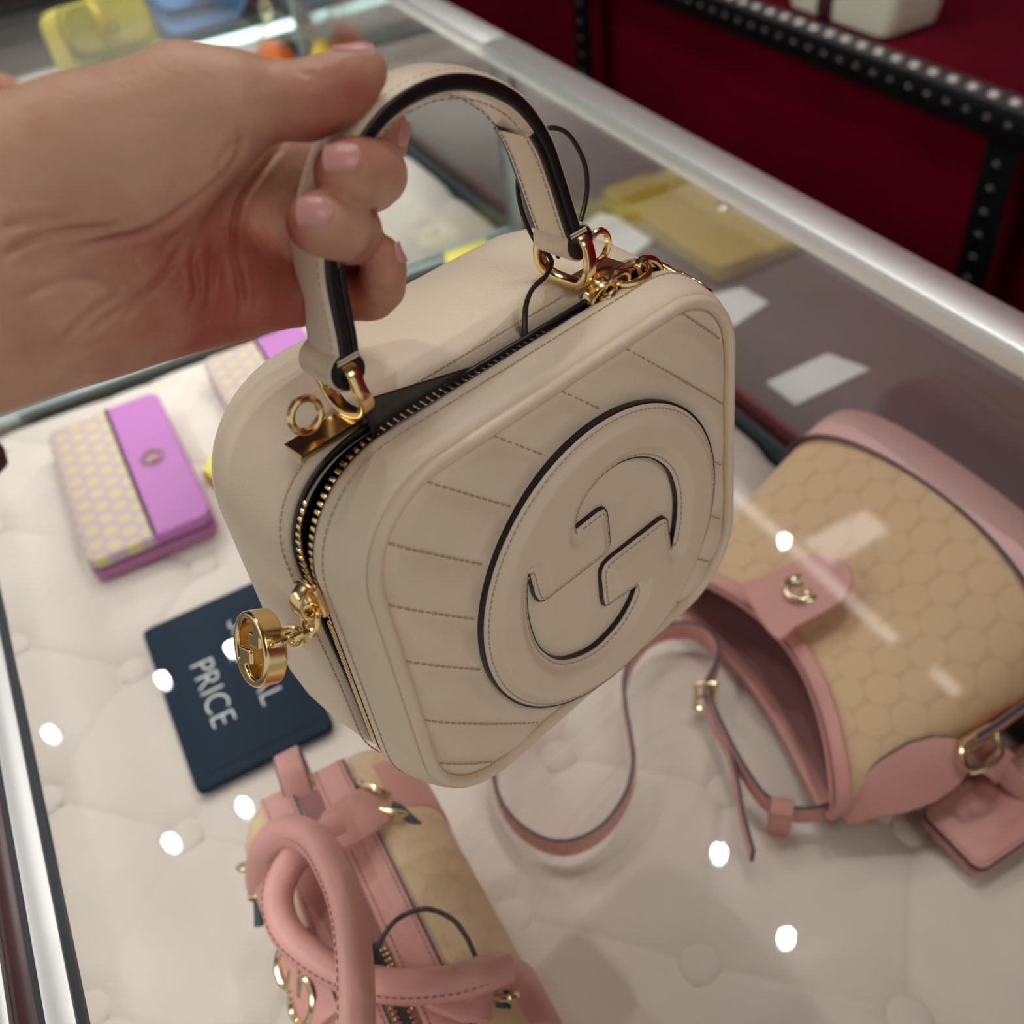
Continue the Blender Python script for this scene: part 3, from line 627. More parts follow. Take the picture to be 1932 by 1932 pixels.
P, Fq = emblem_nets(0.0550, CH, 0.0006, lambda s: 0.0012 + 0.0010 * np.sqrt(np.clip(s / 0.0010, 0, 1)) + 0.0023 * smooth01((s - 0.0018) / 0.0040) ** 0.8, 0.0046, 0, 0.0003)
P = P.copy(); g = G().add(np.c_[P[:, 0] + EC[0], -P[:, 1] - 0.0020, P[:, 2] + EC[1]], Fq[:, ::-1]); obj('emblem', g, M['cream_smooth'], bag, sharp=0)
ge = G(); a = np.linspace(0, 2 * math.pi, 160); o = np.c_[EC[0] + 0.0533 * np.cos(a), np.full(160, -0.0042), EC[1] + 0.0533 * np.sin(a)]; join(ge, stitches(o, (0, -1, 0), 0.0022, 0.3, 0.00026))
c_ = CH.mean(0); Tc = nrm(np.roll(CH, -1, 0) - np.roll(CH, 1, 0)); Nc = np.stack([-Tc[:, 1], Tc[:, 0]], 1); Nc = Nc * (-1 if poly_sd(CH, (CH + Nc * 0.0005)).mean() < 0 else 1); o2 = CH + Nc * 0.0016
join(ge, stitches(np.c_[o2[:, 0] + EC[0], np.full(len(o2), -0.0042), o2[:, 1] + EC[1]][list(range(len(o2))) + [0]], (0, -1, 0), 0.0022, 0.3, 0.00026))
obj('emblem_stitching', ge, M['thread'], bag, kind='stuff')

# handle
HD0, HW = 0.0225, 0.0150; HDC = HD0 + HW / 2
hp = np.array([Ld(u, v, HD0) for u, v in [(655, 678), (650, 640), (640, 590), (629, 530), (627, 470), (638, 400), (660, 325), (690, 266), (735, 211), (795, 172), (860, 155), (925, 164), (985, 199), (1030, 262), (1057, 335), (1077, 400), (1090, 440)]])
hp[:, 1] = HDC; HPs = spl(hp, 6)
obj('handle_core', sweep(HPs, rsec(HW + 0.0004, 0.0042, 0.0012), side=(0, 1, 0)), M['edge'], bag, label='black painted strap edge')
def offs(P, d):
    T = nrm(np.gradient(P, axis=0)); N = np.cross(np.array([0, 1.0, 0]), T); return P + N * d
n = len(HPs)
sec = np.array([(-HW / 2 + 0.0003, 0.0), (-HW / 2 + 0.0006, 0.0006), (-0.0043, 0.0013), (0, 0.0016), (0.0043, 0.0013), (HW / 2 - 0.0006, 0.0006), (HW / 2 - 0.0003, 0.0), (0, -0.0012)])
T_ = nrm(np.gradient(HPs, axis=0)); sgn = np.sign(np.cross(np.array([0, 1.0, 0]), T_[n // 2])[2])
# outward is away from the middle of the arch
Bn = np.cross(T_, np.array([0, 1.0, 0])); outward = 1.0 if (Bn[n // 2] @ (HPs[n // 2] - HPs.mean(0))) > 0 else -1.0
def shift(d): return HPs + Bn * outward * d
secO = sec.copy(); secO[:, 1] *= outward
obj('handle_strap', sweep(shift(0.0017), secO if outward > 0 else secO[::-1], side=(0, 1, 0)), M['cream_smooth'], bag, sharp=60)
secI = np.array([(-HW / 2 + 0.0003, 0.0), (-HW / 2 + 0.0006, -0.0005), (HW / 2 - 0.0006, -0.0005), (HW / 2 - 0.0003, 0.0), (0, 0.0008)]); secI[:, 1] *= outward
obj('handle_lining', sweep(shift(-0.0020), secI if outward < 0 else secI[::-1], side=(0, 1, 0)), M['cream_smooth'], bag, sharp=60)
for e0, e1, nm in ((0, 20, 'l'), (n - 21, n - 1, 'r')):
    P = shift(-0.0028)[e0:e1 + 1]
    obj('handle_tab', sweep(P, rsec(HW - 0.0014, 0.0020, 0.0006, 2), side=(0, 1, 0)), M['cream_smooth'], bag)
    obj('tab_edge', sweep(P, rsec(HW + 0.0004, 0.0018, 0.0004, 2), side=(0, 1, 0)), M['edge'], bag)
gh = G()
for s_ in (-1, 1):
    join(gh, stitches(shift(0.0026) + np.array([0, s_ * (HW / 2 - 0.0022), 0]), (0, 0, 0), 0.0024, 0.3, 0.00028)); join(gh, stitches(shift(-0.0027 - 0.0012) + np.array([0, s_ * (HW / 2 - 0.0022), 0]), (0, 0, 0), 0.0024, 0.3, 0.00028))
obj('handle_stitching', gh, M['thread'], bag, kind='stuff')

# ends of the handle: leather loop, gold ring, bar with a small eye
def box_at(c, X, Y, hx, hy, hz, bev):
    X = nrm(X); Z = nrm(np.cross(X, Y)); Y = np.cross(Z, X); g = box(-hx, hx, -hy, hy, -hz, hz, bev=bev); return g.xf(np.stack([X, Y, Z], 1), c)
for sx, end, dirv in ((-1, HPs[0], HPs[0] - HPs[3]), (1, HPs[-1], HPs[-1] - HPs[-4])):
    dv = nrm(dirv); c = end + dv * 0.0035
    loop = [c + np.array([0, y, 0]) for y in (-HW / 2 - 0.0001, HW / 2 + 0.0001)]
    obj('handle_loop', tube(loop, 0.0050, 18), M['edge'], bag)
    lp = [c + np.array([0, y, 0]) for y in (-HW / 2 + 0.0006, HW / 2 - 0.0006)]
    obj('loop_leather', tube(lp, 0.0057, 18), M['cream_smooth'], bag)
    for kk in (-0.0003, 0.0006):
        obj('binding_thread', sweep([end - dv * kk + np.array([q, -HW / 2 - 0.0003, 0]) for q in (-0.0032, 0.0, 0.0032)], circ(0.00032, 6)), M['cream_smooth'], bag)
    zt, zb = c[2], 0.0735; x = c[0]; xb = x + sx * 0.000
    ring = [(x, HDC - 0.0085, zt + 0.001), (x, HDC - 0.0105, zt - 0.004), (x - sx * 0.001, HDC - 0.0105, zt - 0.009), (xb - sx * 0.001, HDC - 0.0075, zb), (xb, HDC, zb - 0.0015), (xb - sx * 0.001, HDC + 0.0075, zb), (x - sx * 0.001, HDC + 0.0105, zt - 0.009), (x, HDC + 0.0105, zt - 0.004), (x, HDC + 0.0085, zt + 0.001), (x, HDC, zt + 0.0015)]
    obj('gold_ring', sweep(spl(ring, 4, True), rsec(0.0040, 0.0024, 0.0007, 2), side=(1, 0, 0), closed=True), M['gold'], bag)
    bx = x + sx * 0.010
    tri = np.array([(-0.0042, 0.0), (0.0042, 0.0), (0.0022, 0.0034), (0.0, 0.0046), (-0.0022, 0.0034)])
    P = np.array([(x - sx * 0.001, HDC - 0.002, 0.0715), (x + sx * 0.019, HDC - 0.002, 0.0712)])
    obj('gold_bar', sweep(P if sx > 0 else P[::-1], tri, side=(0, -1, 0)), M['gold'], bag)
    ex = x + sx * 0.0125
    eye = [(ex + 0.0044 * math.cos(q), HDC - 0.002, 0.0785 + 0.0048 * math.sin(q)) for q in np.arange(16) * math.pi / 8]
    obj('gold_eye', tube(eye, 0.0011, 8, True), M['gold'], bag)
    saddle = [(ex - 0.007, HDC - 0.002, 0.0705), (ex + 0.007, HDC - 0.002, 0.0705)]

# zip pullers
def oval(c, X, Y, a, b, r, n=18): return tube([np.asarray(c) + nrm(X) * a * math.cos(q) + nrm(Y) * b * math.sin(q) for q in np.arange(n) * 2 * math.pi / n], r, 8, True)
MEDR = 0.0115
Pm, Fm = emblem_nets(MEDR, CH * (MEDR / 0.0550) * np.array([1.18, 1.20]), 0.00032, lambda s: 0.0070 - 0.0008 * (1 - np.clip(s / 0.0008, 0, 1)) ** 2, 0.0070, 0)
gm = G().add(Pm - [0, 0.0035, 0], Fm); med = mesh('medallion', gm, 50)
def puller(ds, pts_links, cm, nrm_m, up_m, body_dir, body_nrm, ls=1.0):
    s_ = np.asarray(ds); Xb, Nb = nrm(body_dir), nrm(body_nrm); Yb = np.cross(Nb, Xb)
    sl = G(); join(sl, box_at(s_, Xb, Yb, 0.0056, 0.0042, 0.0013, 0.001)); sld = obj('zip_slider', sl, M['gold'], bag)
    hood = sweep(spl([s_ - Xb * 0.0050 + Nb * 0.001, s_ - Xb * 0.0035 + Nb * 0.0042, s_ + Nb * 0.0056, s_ + Xb * 0.0040 + Nb * 0.0045, s_ + Xb * 0.0054 + Nb * 0.001], 5), rsec(0.0046, 0.0014, 0.0005, 2), side=Yb)
    obj('slider_bridge', hood, M['gold'], bag)
    for k in range(len(pts_links) - 1):
        a, b = np.asarray(pts_links[k]), np.asarray(pts_links[k + 1]); d = b - a; l = np.linalg.norm(d)
        side = np.cross(d, Nb) if k % 2 == 0 else Nb
        obj('chain_link', oval((a + b) / 2, d, side, l / 2 + 0.0016 * ls, 0.0030 * ls, 0.00085 * ls), M['gold'], bag)
    nm, up = nrm(nrm_m), nrm(up_m); x_ = nrm(np.cross(nm, up)); up = np.cross(x_, nm)
    o = link('medallion', med, M['gold'], bag); mt = Matrix(np.stack([x_, nm, up], 1).tolist()).to_4x4(); mt.translation = Vector(cm); o.matrix_local = mt
def camdir(x, y, z): return BR.T @ (RC.T @ np.array([x, y, z]))   # design directions given as seen (right, down, away)
ps = Ld(590, 1128, 0.0205); pc = Lu(490, 1222, -0.0970)
p1 = Ld(607, 1172, 0.0190); p1[0] -= 0.004
p2 = p1 + (pc - p1) * 0.22; p3 = p1 + (pc - p1) * 0.42; p4 = p1 + (pc - p1) * 0.60
mdir = camdir(-0.78, 0.10, -0.62)
puller(ps, [ps + nrm(p1 - ps) * 0.004, p1, p2, p3, p4], pc + 0 * mdir, mdir, camdir(0.28, -0.95, 0.1), (0.05, 0, -1), (-1, -0.15, 0.1))
q0 = Ld(1128, 566, 0.0205); q1 = Ld(1146, 548, 0.0190); q2 = Ld(1175, 528, 0.0185); q3 = Ld(1210, 505, 0.0185); q4 = Ld(1240, 512, 0.0190); qc = Ld(1280, 534, 0.0205)
puller(q0, [q0 + [0.002, 0, 0.002], q1, q2, q3, q4], qc, camdir(0.45, -0.83, -0.33), camdir(0.87, 0.47, 0.15), (1, 0, 0.1), (0, -0.2, 1), 1.35)

# security tag: glossy black plate standing out of the mouth, with its cord
stag = thing('security_tag', 'glossy black plastic security tag poking out of the open cream handbag, on a cord', 'security tag', BO, R=BR)
c4 = [Ld(684, 758, 0.0205), Ld(988, 664, 0.0212), np.array([0.004, 0.0225, 0.035]), np.array([-0.040, 0.0225, 0.035]), Ld(712, 848, 0.0200)]
g = G(); V = np.array(c4); N_ = np.array([0, 1.0, 0]); k = len(V)
g.add(np.concatenate([V - N_ * 0.0001, V + N_ * 0.0009]), [tuple(range(k)), tuple(range(2 * k - 1, k - 1, -1))] + [(i, k + i, k + (i + 1) % k, (i + 1) % k) for i in range(k)]); obj('plate', g, M['tagblack'], stag)
g = tube([V[0] + [0.0004, -0.0004, 0], V[4] + [0.0004, -0.0004, 0]], 0.0008, 8); obj('folded_edge', g, M['edge'], stag)
R0 = HPs[-1]
cord = [Ld(990, 655, 0.0205), Ld(989, 610, 0.023), Ld(992, 575, 0.026), Ld(1005, 545, 0.029), Ld(1030, 520, 0.032), Ld(1040, 490, 0.036), Ld(1010, 455, 0.042), Ld(985, 400, 0.045), Ld(977, 340, 0.046), Ld(992, 280, 0.045), Ld(1030, 243, 0.043), Ld(1070, 252, 0.041), Ld(1100, 300, 0.038), Ld(1108, 350, 0.035), Ld(1100, 400, 0.032), Ld(1083, 445, 0.028), Ld(1052, 485, 0.033)]
obj('cord', tube(spl(cord, 6), 0.00075, 8), M['cord'], stag)
cord2 = [p + np.array([0.0012, 0.0006, 0]) for p in cord[:4]] + [cord[4]]
obj('cord', tube(spl(cord2, 6), 0.00065, 8), M['cord'], stag)

# ------------------------------------------------------------------ flat goods on the cushion
t = thing('price_sign', 'navy blue sign reading special price, lying on the blush cushion', 'sign', (-0.236, -0.085, 0.001))
poly = rr(0.0755, 0.0455, 0.006, 5, 6)
obj('board', slab(poly, 0.0, 0.006, 0.0015), M['navy'], t)
obj('raised_panel', slab(rr(0.066, 0.036, 0.003, 4, 6), 0.0058, 0.0064, 0.0003), M['navy'], t)
def text(name, s, size, x, y, z, parent, m, spacing=1.0, rot=0.0, thin=0.0):
    cu = bpy.data.curves.new(name, 'FONT'); cu.body = s; cu.size = size; cu.extrude = 0.0002; cu.space_character = spacing; cu.offset = thin
    o = bpy.data.objects.new(name, cu); col.objects.link(o); dg = bpy.context.evaluated_depsgraph_get(); me = bpy.data.meshes.new_from_object(o.evaluated_get(dg)); bpy.data.objects.remove(o)
    me.materials.clear(); o = link(name, me, m, parent); o.location = (x, y, z); o.rotation_euler = (0, 0, rot); return o
text('lettering', 'SPECIAL', 0.0235, -0.0485, 0.010, 0.0066, t, M['white'], 1.02, thin=-0.0004)
text('lettering', 'PRICE', 0.0235, -0.0245, -0.0235, 0.0066, t, M['white'], 1.02, thin=-0.0004)

def wallet(label, x, y, rz):
    t = thing('lilac_wallet', label, 'wallet', (x, y, 0.001), 'lilac zip wallets')
    t.rotation_euler = (0, 0, rz)
    o = rr(0.094, 0.049, 0.010, 6, 8)
    obj('lower_cover', slab(o, 0.0, 0.011, 0.003), M['lilacdark'], t)
    obj('zipper', slab(o * [0.985, 0.97], 0.009, 0.014, 0.001), M['lilacdark'], t)
    obj('zipper_teeth', slab(o * [0.988, 0.975], 0.0105, 0.0125, 0.0004), M['black'], t)
    obj('upper_cover', slab(o, 0.0125, 0.023, 0.003), M['lilac_canvas'], t)
    o2 = o.copy(); o2[:, 1] = np.maximum(o2[:, 1], 0.002); keep = [0]
    for k in range(1, len(o2)):
        if np.hypot(*(o2[k] - o2[keep[-1]])) > 1e-5: keep.append(k)
    obj('leather_panel', slab(o2[keep] * 1.004, 0.0128, 0.0238, 0.0028), M['lilac'], t)
    e = [(0.0085 * math.cos(q), 0.0085 * math.sin(q) + 0.024, 0.0250) for q in np.arange(20) * math.pi / 10]
    em = obj('emblem_ring', tube(e, 0.0011, 6, True), M['oldgold'], t)
    obj('emblem_bar', box(-0.006, 0.003, 0.022, 0.0255, 0.0238, 0.0255, bev=0.0005), M['oldgold'], t)
    obj('zip_pull', box(-0.1005, -0.094, -0.02, -0.006, 0.010, 0.0135, bev=0.001), M['palegold'], t)
    return t
wallet('lilac and yellow monogram zip wallet on the cushion left of the cream handbag', -0.476, -0.1005, 0.0)
wallet('second lilac monogram zip wallet, farther back behind the cream handbag', -0.500, 0.046, 0.0)
def ytag(px, z, label):
    P = np.array([at(u, v, z)[:2] for u, v in px]); c = P.mean(0)
    if np.cross(P[1] - P[0], P[2] - P[1]) < 0: P = P[::-1]
    t = thing('yellow_card_case', label, 'card case', (c[0], c[1], 0.001)); Q = P - c
    obj('back', slab(Q, 0.0, 0.006, 0.0015), M['yellowdeep'], t); obj('flap', slab(Q * 0.97, 0.0062, 0.009, 0.001), M['yellow'], t); return t
ytag([(380, 890), (422, 815), (520, 860), (470, 955)], 0.008, 'deep yellow card case corner showing between the lilac wallet and the cream handbag')
ytag([(838, 480), (918, 452), (945, 492), (848, 535)], 0.008, 'flat yellow card case peeking over the top of the cream handbag')
ytag([(912, 428), (1000, 405), (1010, 440), (928, 470)], 0.030, 'yellow card case raised in the rear corner by the glass post')

# ------------------------------------------------------------------ the large beige monogram bag with pink trim
hob = thing('monogram_shoulder_bag', 'large beige monogram shoulder bag with pink base, open mouth facing front, at right', 'handbag', (-0.03, 0.31, 0.0)); HO = np.array([-0.03, 0.31, 0.0])
def hob_mouth(s):                       # lip line from left end to right end
    return np.array([-0.128 + 0.184 * s, 0.196 + 0.0 * s + 0.030 * math.sin(math.pi * s) - 0.020 * s])
def hob_pt(s, t_, side, infl=0.0):
    m_ = hob_mouth(s); xb = -0.160 + 0.228 * s; yb = 0.338 + 0.010 * math.sin(math.pi * s)
    x = m_[0] + (xb - m_[0]) * t_; y = m_[1] + (yb - m_[1]) * t_
    c_ = abs(2 * s - 1); h = (0.022 + 0.030 * smooth01(t_ * 0.5 + 0.5 * t_ * t_)) * (1 - c_ ** 5) ** 0.5 + infl
    mid = 0.029 + 0.025 * t_
    if side < 0: y += 0.010 * math.sin(math.pi * s) * (t_ - 1) * 1.5
    return np.array([x, y, mid + side * h]) - HO
NS = 40
def ring_h(t_, infl=0.0):
    ss = 0.5 - 0.5 * np.cos(np.linspace(0, math.pi, NS)); return np.array([hob_pt(s, t_, 1, infl) for s in ss] + [hob_pt(s, t_, -1, infl) for s in ss[::-1][1:-1]])
obj('canvas_body', loft([ring_h(t_) for t_ in np.linspace(0, 1.0, 22)], None, False, True), M['canvas'], hob, sharp=60)
rings = [ring_h(t_, -0.0015) for t_ in np.linspace(0.0, 0.7, 10)]
obj('lining', loft(rings, None, False, True), M['pinkdark'], hob, sharp=60)
b0 = [ring_h(t_, 0.0012) for t_ in (0.87, 0.91, 0.95, 0.995)]
for k, r_ in enumerate(b0):
    ss = np.concatenate([0.5 - 0.5 * np.cos(np.linspace(0, math.pi, NS)), (0.5 - 0.5 * np.cos(np.linspace(0, math.pi, NS)))[::-1][1:-1]])
    if k == 0: r_[:, 1] += 0.010 * np.sin(math.pi * ss) - 0.010
last = b0[-1].copy(); last[:, 1] += 0.006; cen = last.mean(0); end = cen + (last - cen) * 0.9; end[:, 1] = last[:, 1] + 0.003
obj('pink_base', loft(b0 + [last, end], None, False, True), M['pinkpale'], hob, sharp=60)
obj('base_edge', tube(b0[0], 0.0010, 6, True), M['gasket'], hob)
ss = 0.5 - 0.5 * np.cos(np.linspace(0, math.pi, 30))
for side, nm in ((1, 'front_lip'), (-1, 'back_lip')):
    P = np.array([hob_pt(s, 0.0, side, 0.0) for s in ss])
    obj(nm, sweep(P, rsec(0.012, 0.0050, 0.002), side=(0, 0.9, 0.45 if side > 0 else -0.2)), M['pink'], hob)
    obj('lip_edge', tube(P + [0, -0.005, 0.0015 * side], 0.0007, 6), M['pinkdark'], hob)
# tab with gold emblem
mid = at(1468, 1146, 0.062); tip = at(1535, 1095, 0.078); ax_ = nrm((tip - mid) * [1, 1, 0]); sd = np.array([-ax_[1], ax_[0], 0])
prof = [(-0.024, 0.021), (-0.01, 0.021), (0.012, 0.0205), (0.022, 0.0180), (0.030, 0.0125), (0.034, 0.005)]
tp = np.array([(a, b) for a, b in prof] + [(a, -b) for a, b in prof[::-1]])[::-1]
tp = spl(tp, 4, True); tg = slab(tp, 0.0, 0.0030, 0.001)
base_c = (mid + tip) / 2; base_c[2] = 0.0690
ax_ = nrm(ax_ + [0, 0, 0.33]); Rm = np.stack([ax_, sd, np.cross(ax_, sd)], 1)
tab = obj('closure_tab', tg.xf(Rm, base_c - HO), M['pink'], hob)
EMP, EMF = emblem_nets(0.0115, CH * (0.0115 / 0.0550) * 0.98, 0.0004, lambda s: 0.0006 + 0.0016 * np.sqrt(np.clip(s / 0.0025, 0, 1)), 0.0024, 0)
gE = G().add(np.c_[EMP[:, 0], EMP[:, 2], EMP[:, 1]], EMF[:, ::-1]); emb = mesh('gold_emblem', gE, 50)
o = link('gold_emblem', emb, M['palegold'], tab); o.location = Vector(base_c - HO + ax_ * 0.004 + np.array([0, 0, 0.0028])); o.rotation_euler = (0, 0, 0.7)
# strap on edge
def strap(name, pts, h, parent, org, th=0.0026, lean=(0, 0, 1), hs=None):
    P = spl(np.array(pts), 8) - org
    g = sweep(P, rsec(h, th, 0.0008, 2), side=lean, scale=None if hs is None else np.stack([np.interp(np.linspace(0, 1, len(P)), np.linspace(0, 1, len(hs)), hs), np.ones(len(P))], 1))
    o = obj(name, g, M['pink'], parent)
    g2 = sweep(P, rsec(h + 0.0009, th * 0.75, 0.0006, 2), side=lean, scale=None if hs is None else np.stack([np.interp(np.linspace(0, 1, len(P)), np.linspace(0, 1, len(hs)), hs), np.ones(len(P))], 1))
    obj('dark_edge', g2, M['gasket'], o); return o
zs = 0.017
pts = [at(u, v, zs) for u, v in [(985, 1330), (942, 1390), (932, 1450), (942, 1510), (975, 1560), (1030, 1594), (1085, 1596), (1140, 1566), (1180, 1510), (1195, 1450), (1190, 1400), (1180, 1340), (1178, 1290), (1196, 1240), (1235, 1200), (1290, 1188), (1330, 1200), (1352, 1228), (1350, 1262), (1330, 1300)]]
strap('strap', pts, 0.016, hob, HO)
pts = [at(u, v, zs) for u, v in [(1334, 1290), (1345, 1340), (1372, 1400), (1405, 1460), (1440, 1508), (1480, 1532), (1530, 1536), (1575, 1522), (1600, 1500)]]
strap('strap', pts, 0.014, hob, HO, 0.003)
pts = [at(u, v, 0.014) for u, v in [(1330, 1322), (1350, 1370), (1375, 1420), (1390, 1480), (1400, 1540), (1420, 1615)]]
strap('strap_tail', pts, 0.013, hob, HO)
pts = [at(u, v, z) for u, v, z in [(1586, 1532, 0.026), (1635, 1506, 0.032), (1685, 1482, 0.036), (1740, 1456, 0.040), (1785, 1434, 0.042), (1815, 1416, 0.044)]]
strap('shoulder_piece', pts, 0.028, hob, HO, 0.004, (-0.75, -0.1, 0.6), [0.55, 0.8, 1.1, 1.2, 1.0, 0.5])
pts = [at(u, v, 0.046) for u, v in [(1835, 1400), (1880, 1372), (1932, 1335), (1990, 1300)]]
strap('strap', pts, 0.018, hob, HO, 0.004, (0.2, -0.3, 1))
c = at(1472, 1540, 0.013); d1 = at(1500, 1545, 0.013); bx = nrm(d1 - c); fr_ = [(-0.0085, -0.0045), (0.0085, -0.0045), (0.0085, 0.0045), (-0.0085, 0.0045)]
obj('strap_keeper', sweep(spl([c + np.array([0, 0, a]) + np.cross(bx, [0, 0, 1]) * b for a, b in [(-0.011, -0.0042), (0.011, -0.0042), (0.0115, 0.0042), (-0.011, 0.0042)]], 2, True) - HO, rsec(0.012, 0.0022, 0.0007, 2), side=bx, closed=True), M['pink'], hob)
def buckle(px, z, a, b, r, lean, parent=hob, org=HO, m='palegold'):
    c = at(*px, z); X = nrm(np.asarray(lean, float)); Yv = np.array([0, 0, 1.0]) - X * X[2]
    Yv = nrm(Yv); g = tube(spl([c + X * a * q[0] + Yv * b * q[1] for q in ((-1, -0.8), (-0.8, -1), (0.8, -1), (1, -0.8), (1, 0.8), (0.8, 1), (-0.8, 1), (-1, 0.8))], 3, True) - org, r, 8, True)
    o = obj('buckle', g, M[m], parent); obj('buckle_prong', tube([c - X * a - org, c + X * a * 1.1 - org], r * 0.7, 6), M[m], o); return o
buckle((1330, 1315), 0.017, 0.006, 0.013, 0.0018, (0.5, 0.8, 0))
c = at(1842, 1394, 0.050); d = nrm(at(1870, 1376, 0.050) - at(1815, 1410, 0.050))
obj('buckle', tube([c - d * 0.010 - HO, c - d * 0.009 - HO, c + d * 0.009 - HO, c + d * 0.010 - HO], 0.0042, 12), M['palegold'], hob)
obj('buckle', tube(spl([c + d * a + np.array([0.012, -0.004, -0.004]) * b - HO for a, b in ((-0.010, 0), (-0.010, 1), (0.010, 1), (0.010, 0))], 3, True), 0.0018, 8, True), M['palegold'], hob)
# luggage tag
ht = thing('luggage_tag', 'pink leather luggage tag with dark edges at the lower right', 'tag', (0.094, 0.262, 0.002))
o = slab(rr(0.0205, 0.042, 0.006, 6, 6), 0.008, 0.0125, 0.001); obj('front_leather', o, M['pink'], ht)
obj('dark_edge', slab(rr(0.0212, 0.0427, 0.0065, 6, 6), 0.0078, 0.0108, 0.0008), M['gasket'], ht)
obj('gold_back', slab(rr(0.0195, 0.041, 0.006, 6, 6), 0.0035, 0.0079, 0.001) , M['gold'], ht)
obj('back_leather', slab(rr(0.0205, 0.042, 0.006, 6, 6), 0.0, 0.0036, 0.001), M['pink'], ht)
gs = G(); q = rr(0.0188, 0.0403, 0.005, 6, 6); join(gs, stitches(np.c_[np.r_[q[:, 0], q[:1, 0]], np.r_[q[:, 1], q[:1, 1]], np.full(len(q) + 1, 0.0125)], (0, 0, 1), 0.0024, 0.35, 0.0003)); obj('stitching', gs, M['pinkdark'], ht, kind='stuff')
HT = np.array([0.094, 0.262, 0.002])
P = np.array([at(u, v, z) for u, v, z in [(1846, 1405, 0.034), (1866, 1425, 0.032), (1890, 1450, 0.028), (1915, 1478, 0.022), (1945, 1500, 0.018)]]) - HT
obj('tag_strap', sweep(spl(P, 6), rsec(0.012, 0.0026, 0.0008, 2), side=(0.8, 0.8, 0.2)), M['pink'], ht)
c = at(1882, 1440, 0.031) - HT; dd = nrm(P[3] - P[1]); sdv = nrm(np.cross(dd, [0, 0, 1]))
obj('tag_keeper', sweep(spl([c + sdv * a + np.array([0, 0, 1]) * b for a, b in ((-0.008, -0.003), (0.008, -0.003), (0.008, 0.0035), (-0.008, 0.0035))], 2, True), rsec(0.010, 0.002, 0.0006, 2), side=dd, closed=True), M['pink'], ht)
c = at(1915, 1425, 0.006)
t = thing('black_display_block', 'black block under the buckle at the right edge of the photo', 'stand', (0.085, 0.315, 0.001))
obj('block', box(-0.030, 0.045, -0.010, 0.045, 0.0, 0.018, bev=0.003), M['tagblack'], t); obj('face', box(-0.026, 0.041, -0.0106, -0.0099, 0.003, 0.015), M['black'], t)

# ------------------------------------------------------------------ small duffel bag at the bottom
DO = np.array([0.06, -0.062, 0.0]); duf = thing('monogram_duffel_bag', 'small beige monogram duffel with pink rolled handles at the bottom left', 'handbag', DO)
rings = []
for x, sc_ in ((-0.098, 0.55), (-0.104, 0.75), (-0.102, 0.9), (-0.094, 0.98), (-0.08, 1.0), (0.0, 1.0), (0.1, 1.0), (0.2, 1.0), (0.214, 0.98), (0.222, 0.9), (0.22, 0.5)):
    o = rr(0.048 * sc_, 0.050 * sc_, 0.030 * sc_, 6, 8); rings.append(np.c_[np.full(len(o), x - 0.0 - 0.03), o[:, 0] + 0.0, o[:, 1] + 0.0515])
obj('canvas_body', loft(rings, None, True, True), M['canvas_side'], duf, sharp=60)
def on_top(pts, z): return np.array([at(u, v, z) for u, v in pts]) - DO
def strip(name, y, w, x0, x1, z, m=M['pink'], h=0.003):
    g = slab(np.array([(x0, y - w / 2), (x1, y - w / 2), (x1, y + w / 2), (x0, y + w / 2)]), z, z + h, 0.0008); o = obj(name, g, m, duf)
    gs = G()
    for s_ in (-1, 1): join(gs, stitches([(x0, y + s_ * (w / 2 - 0.002), z + h), ((x0 + x1) / 2, y + s_ * (w / 2 - 0.002), z + h), (x1, y + s_ * (w / 2 - 0.002), z + h)], (0, 0, 1), 0.0026, 0.35, 0.0003))
    obj('stitching', gs, M['pinkdark'], o, kind='stuff'); return o
strip('top_strip', 0.006, 0.016, -0.128, 0.19, 0.1005); strip('top_strip', -0.022, 0.016, -0.128, 0.19, 0.1000)
obj('strip_edge', box(-0.128, 0.19, 0.0138, 0.0150, 0.099, 0.1030), M['gasket'], duf); obj('strip_edge', box(-0.128, 0.19, -0.0145, -0.0133, 0.099, 0.1030), M['gasket'], duf)
obj('zip_tape', box(-0.12, 0.19, -0.0125, -0.0025, 0.0995, 0.1016), M['pinkdark'], duf)
obj('zip_gap', box(-0.035, 0.19, -0.0105, -0.0055, 0.1014, 0.1020), M['black'], duf)
tm = mesh('zipper_tooth', box(-0.0007, 0.0007, -0.0013, 0.0013, 0, 0.0013, bev=0.0004))
for k in range(70):
    for yy in (-0.0108, -0.0048):
        o = link('zipper_tooth', tm, M['gold'], duf); o.location = (-0.03 + k * 0.0026, yy, 0.1018)
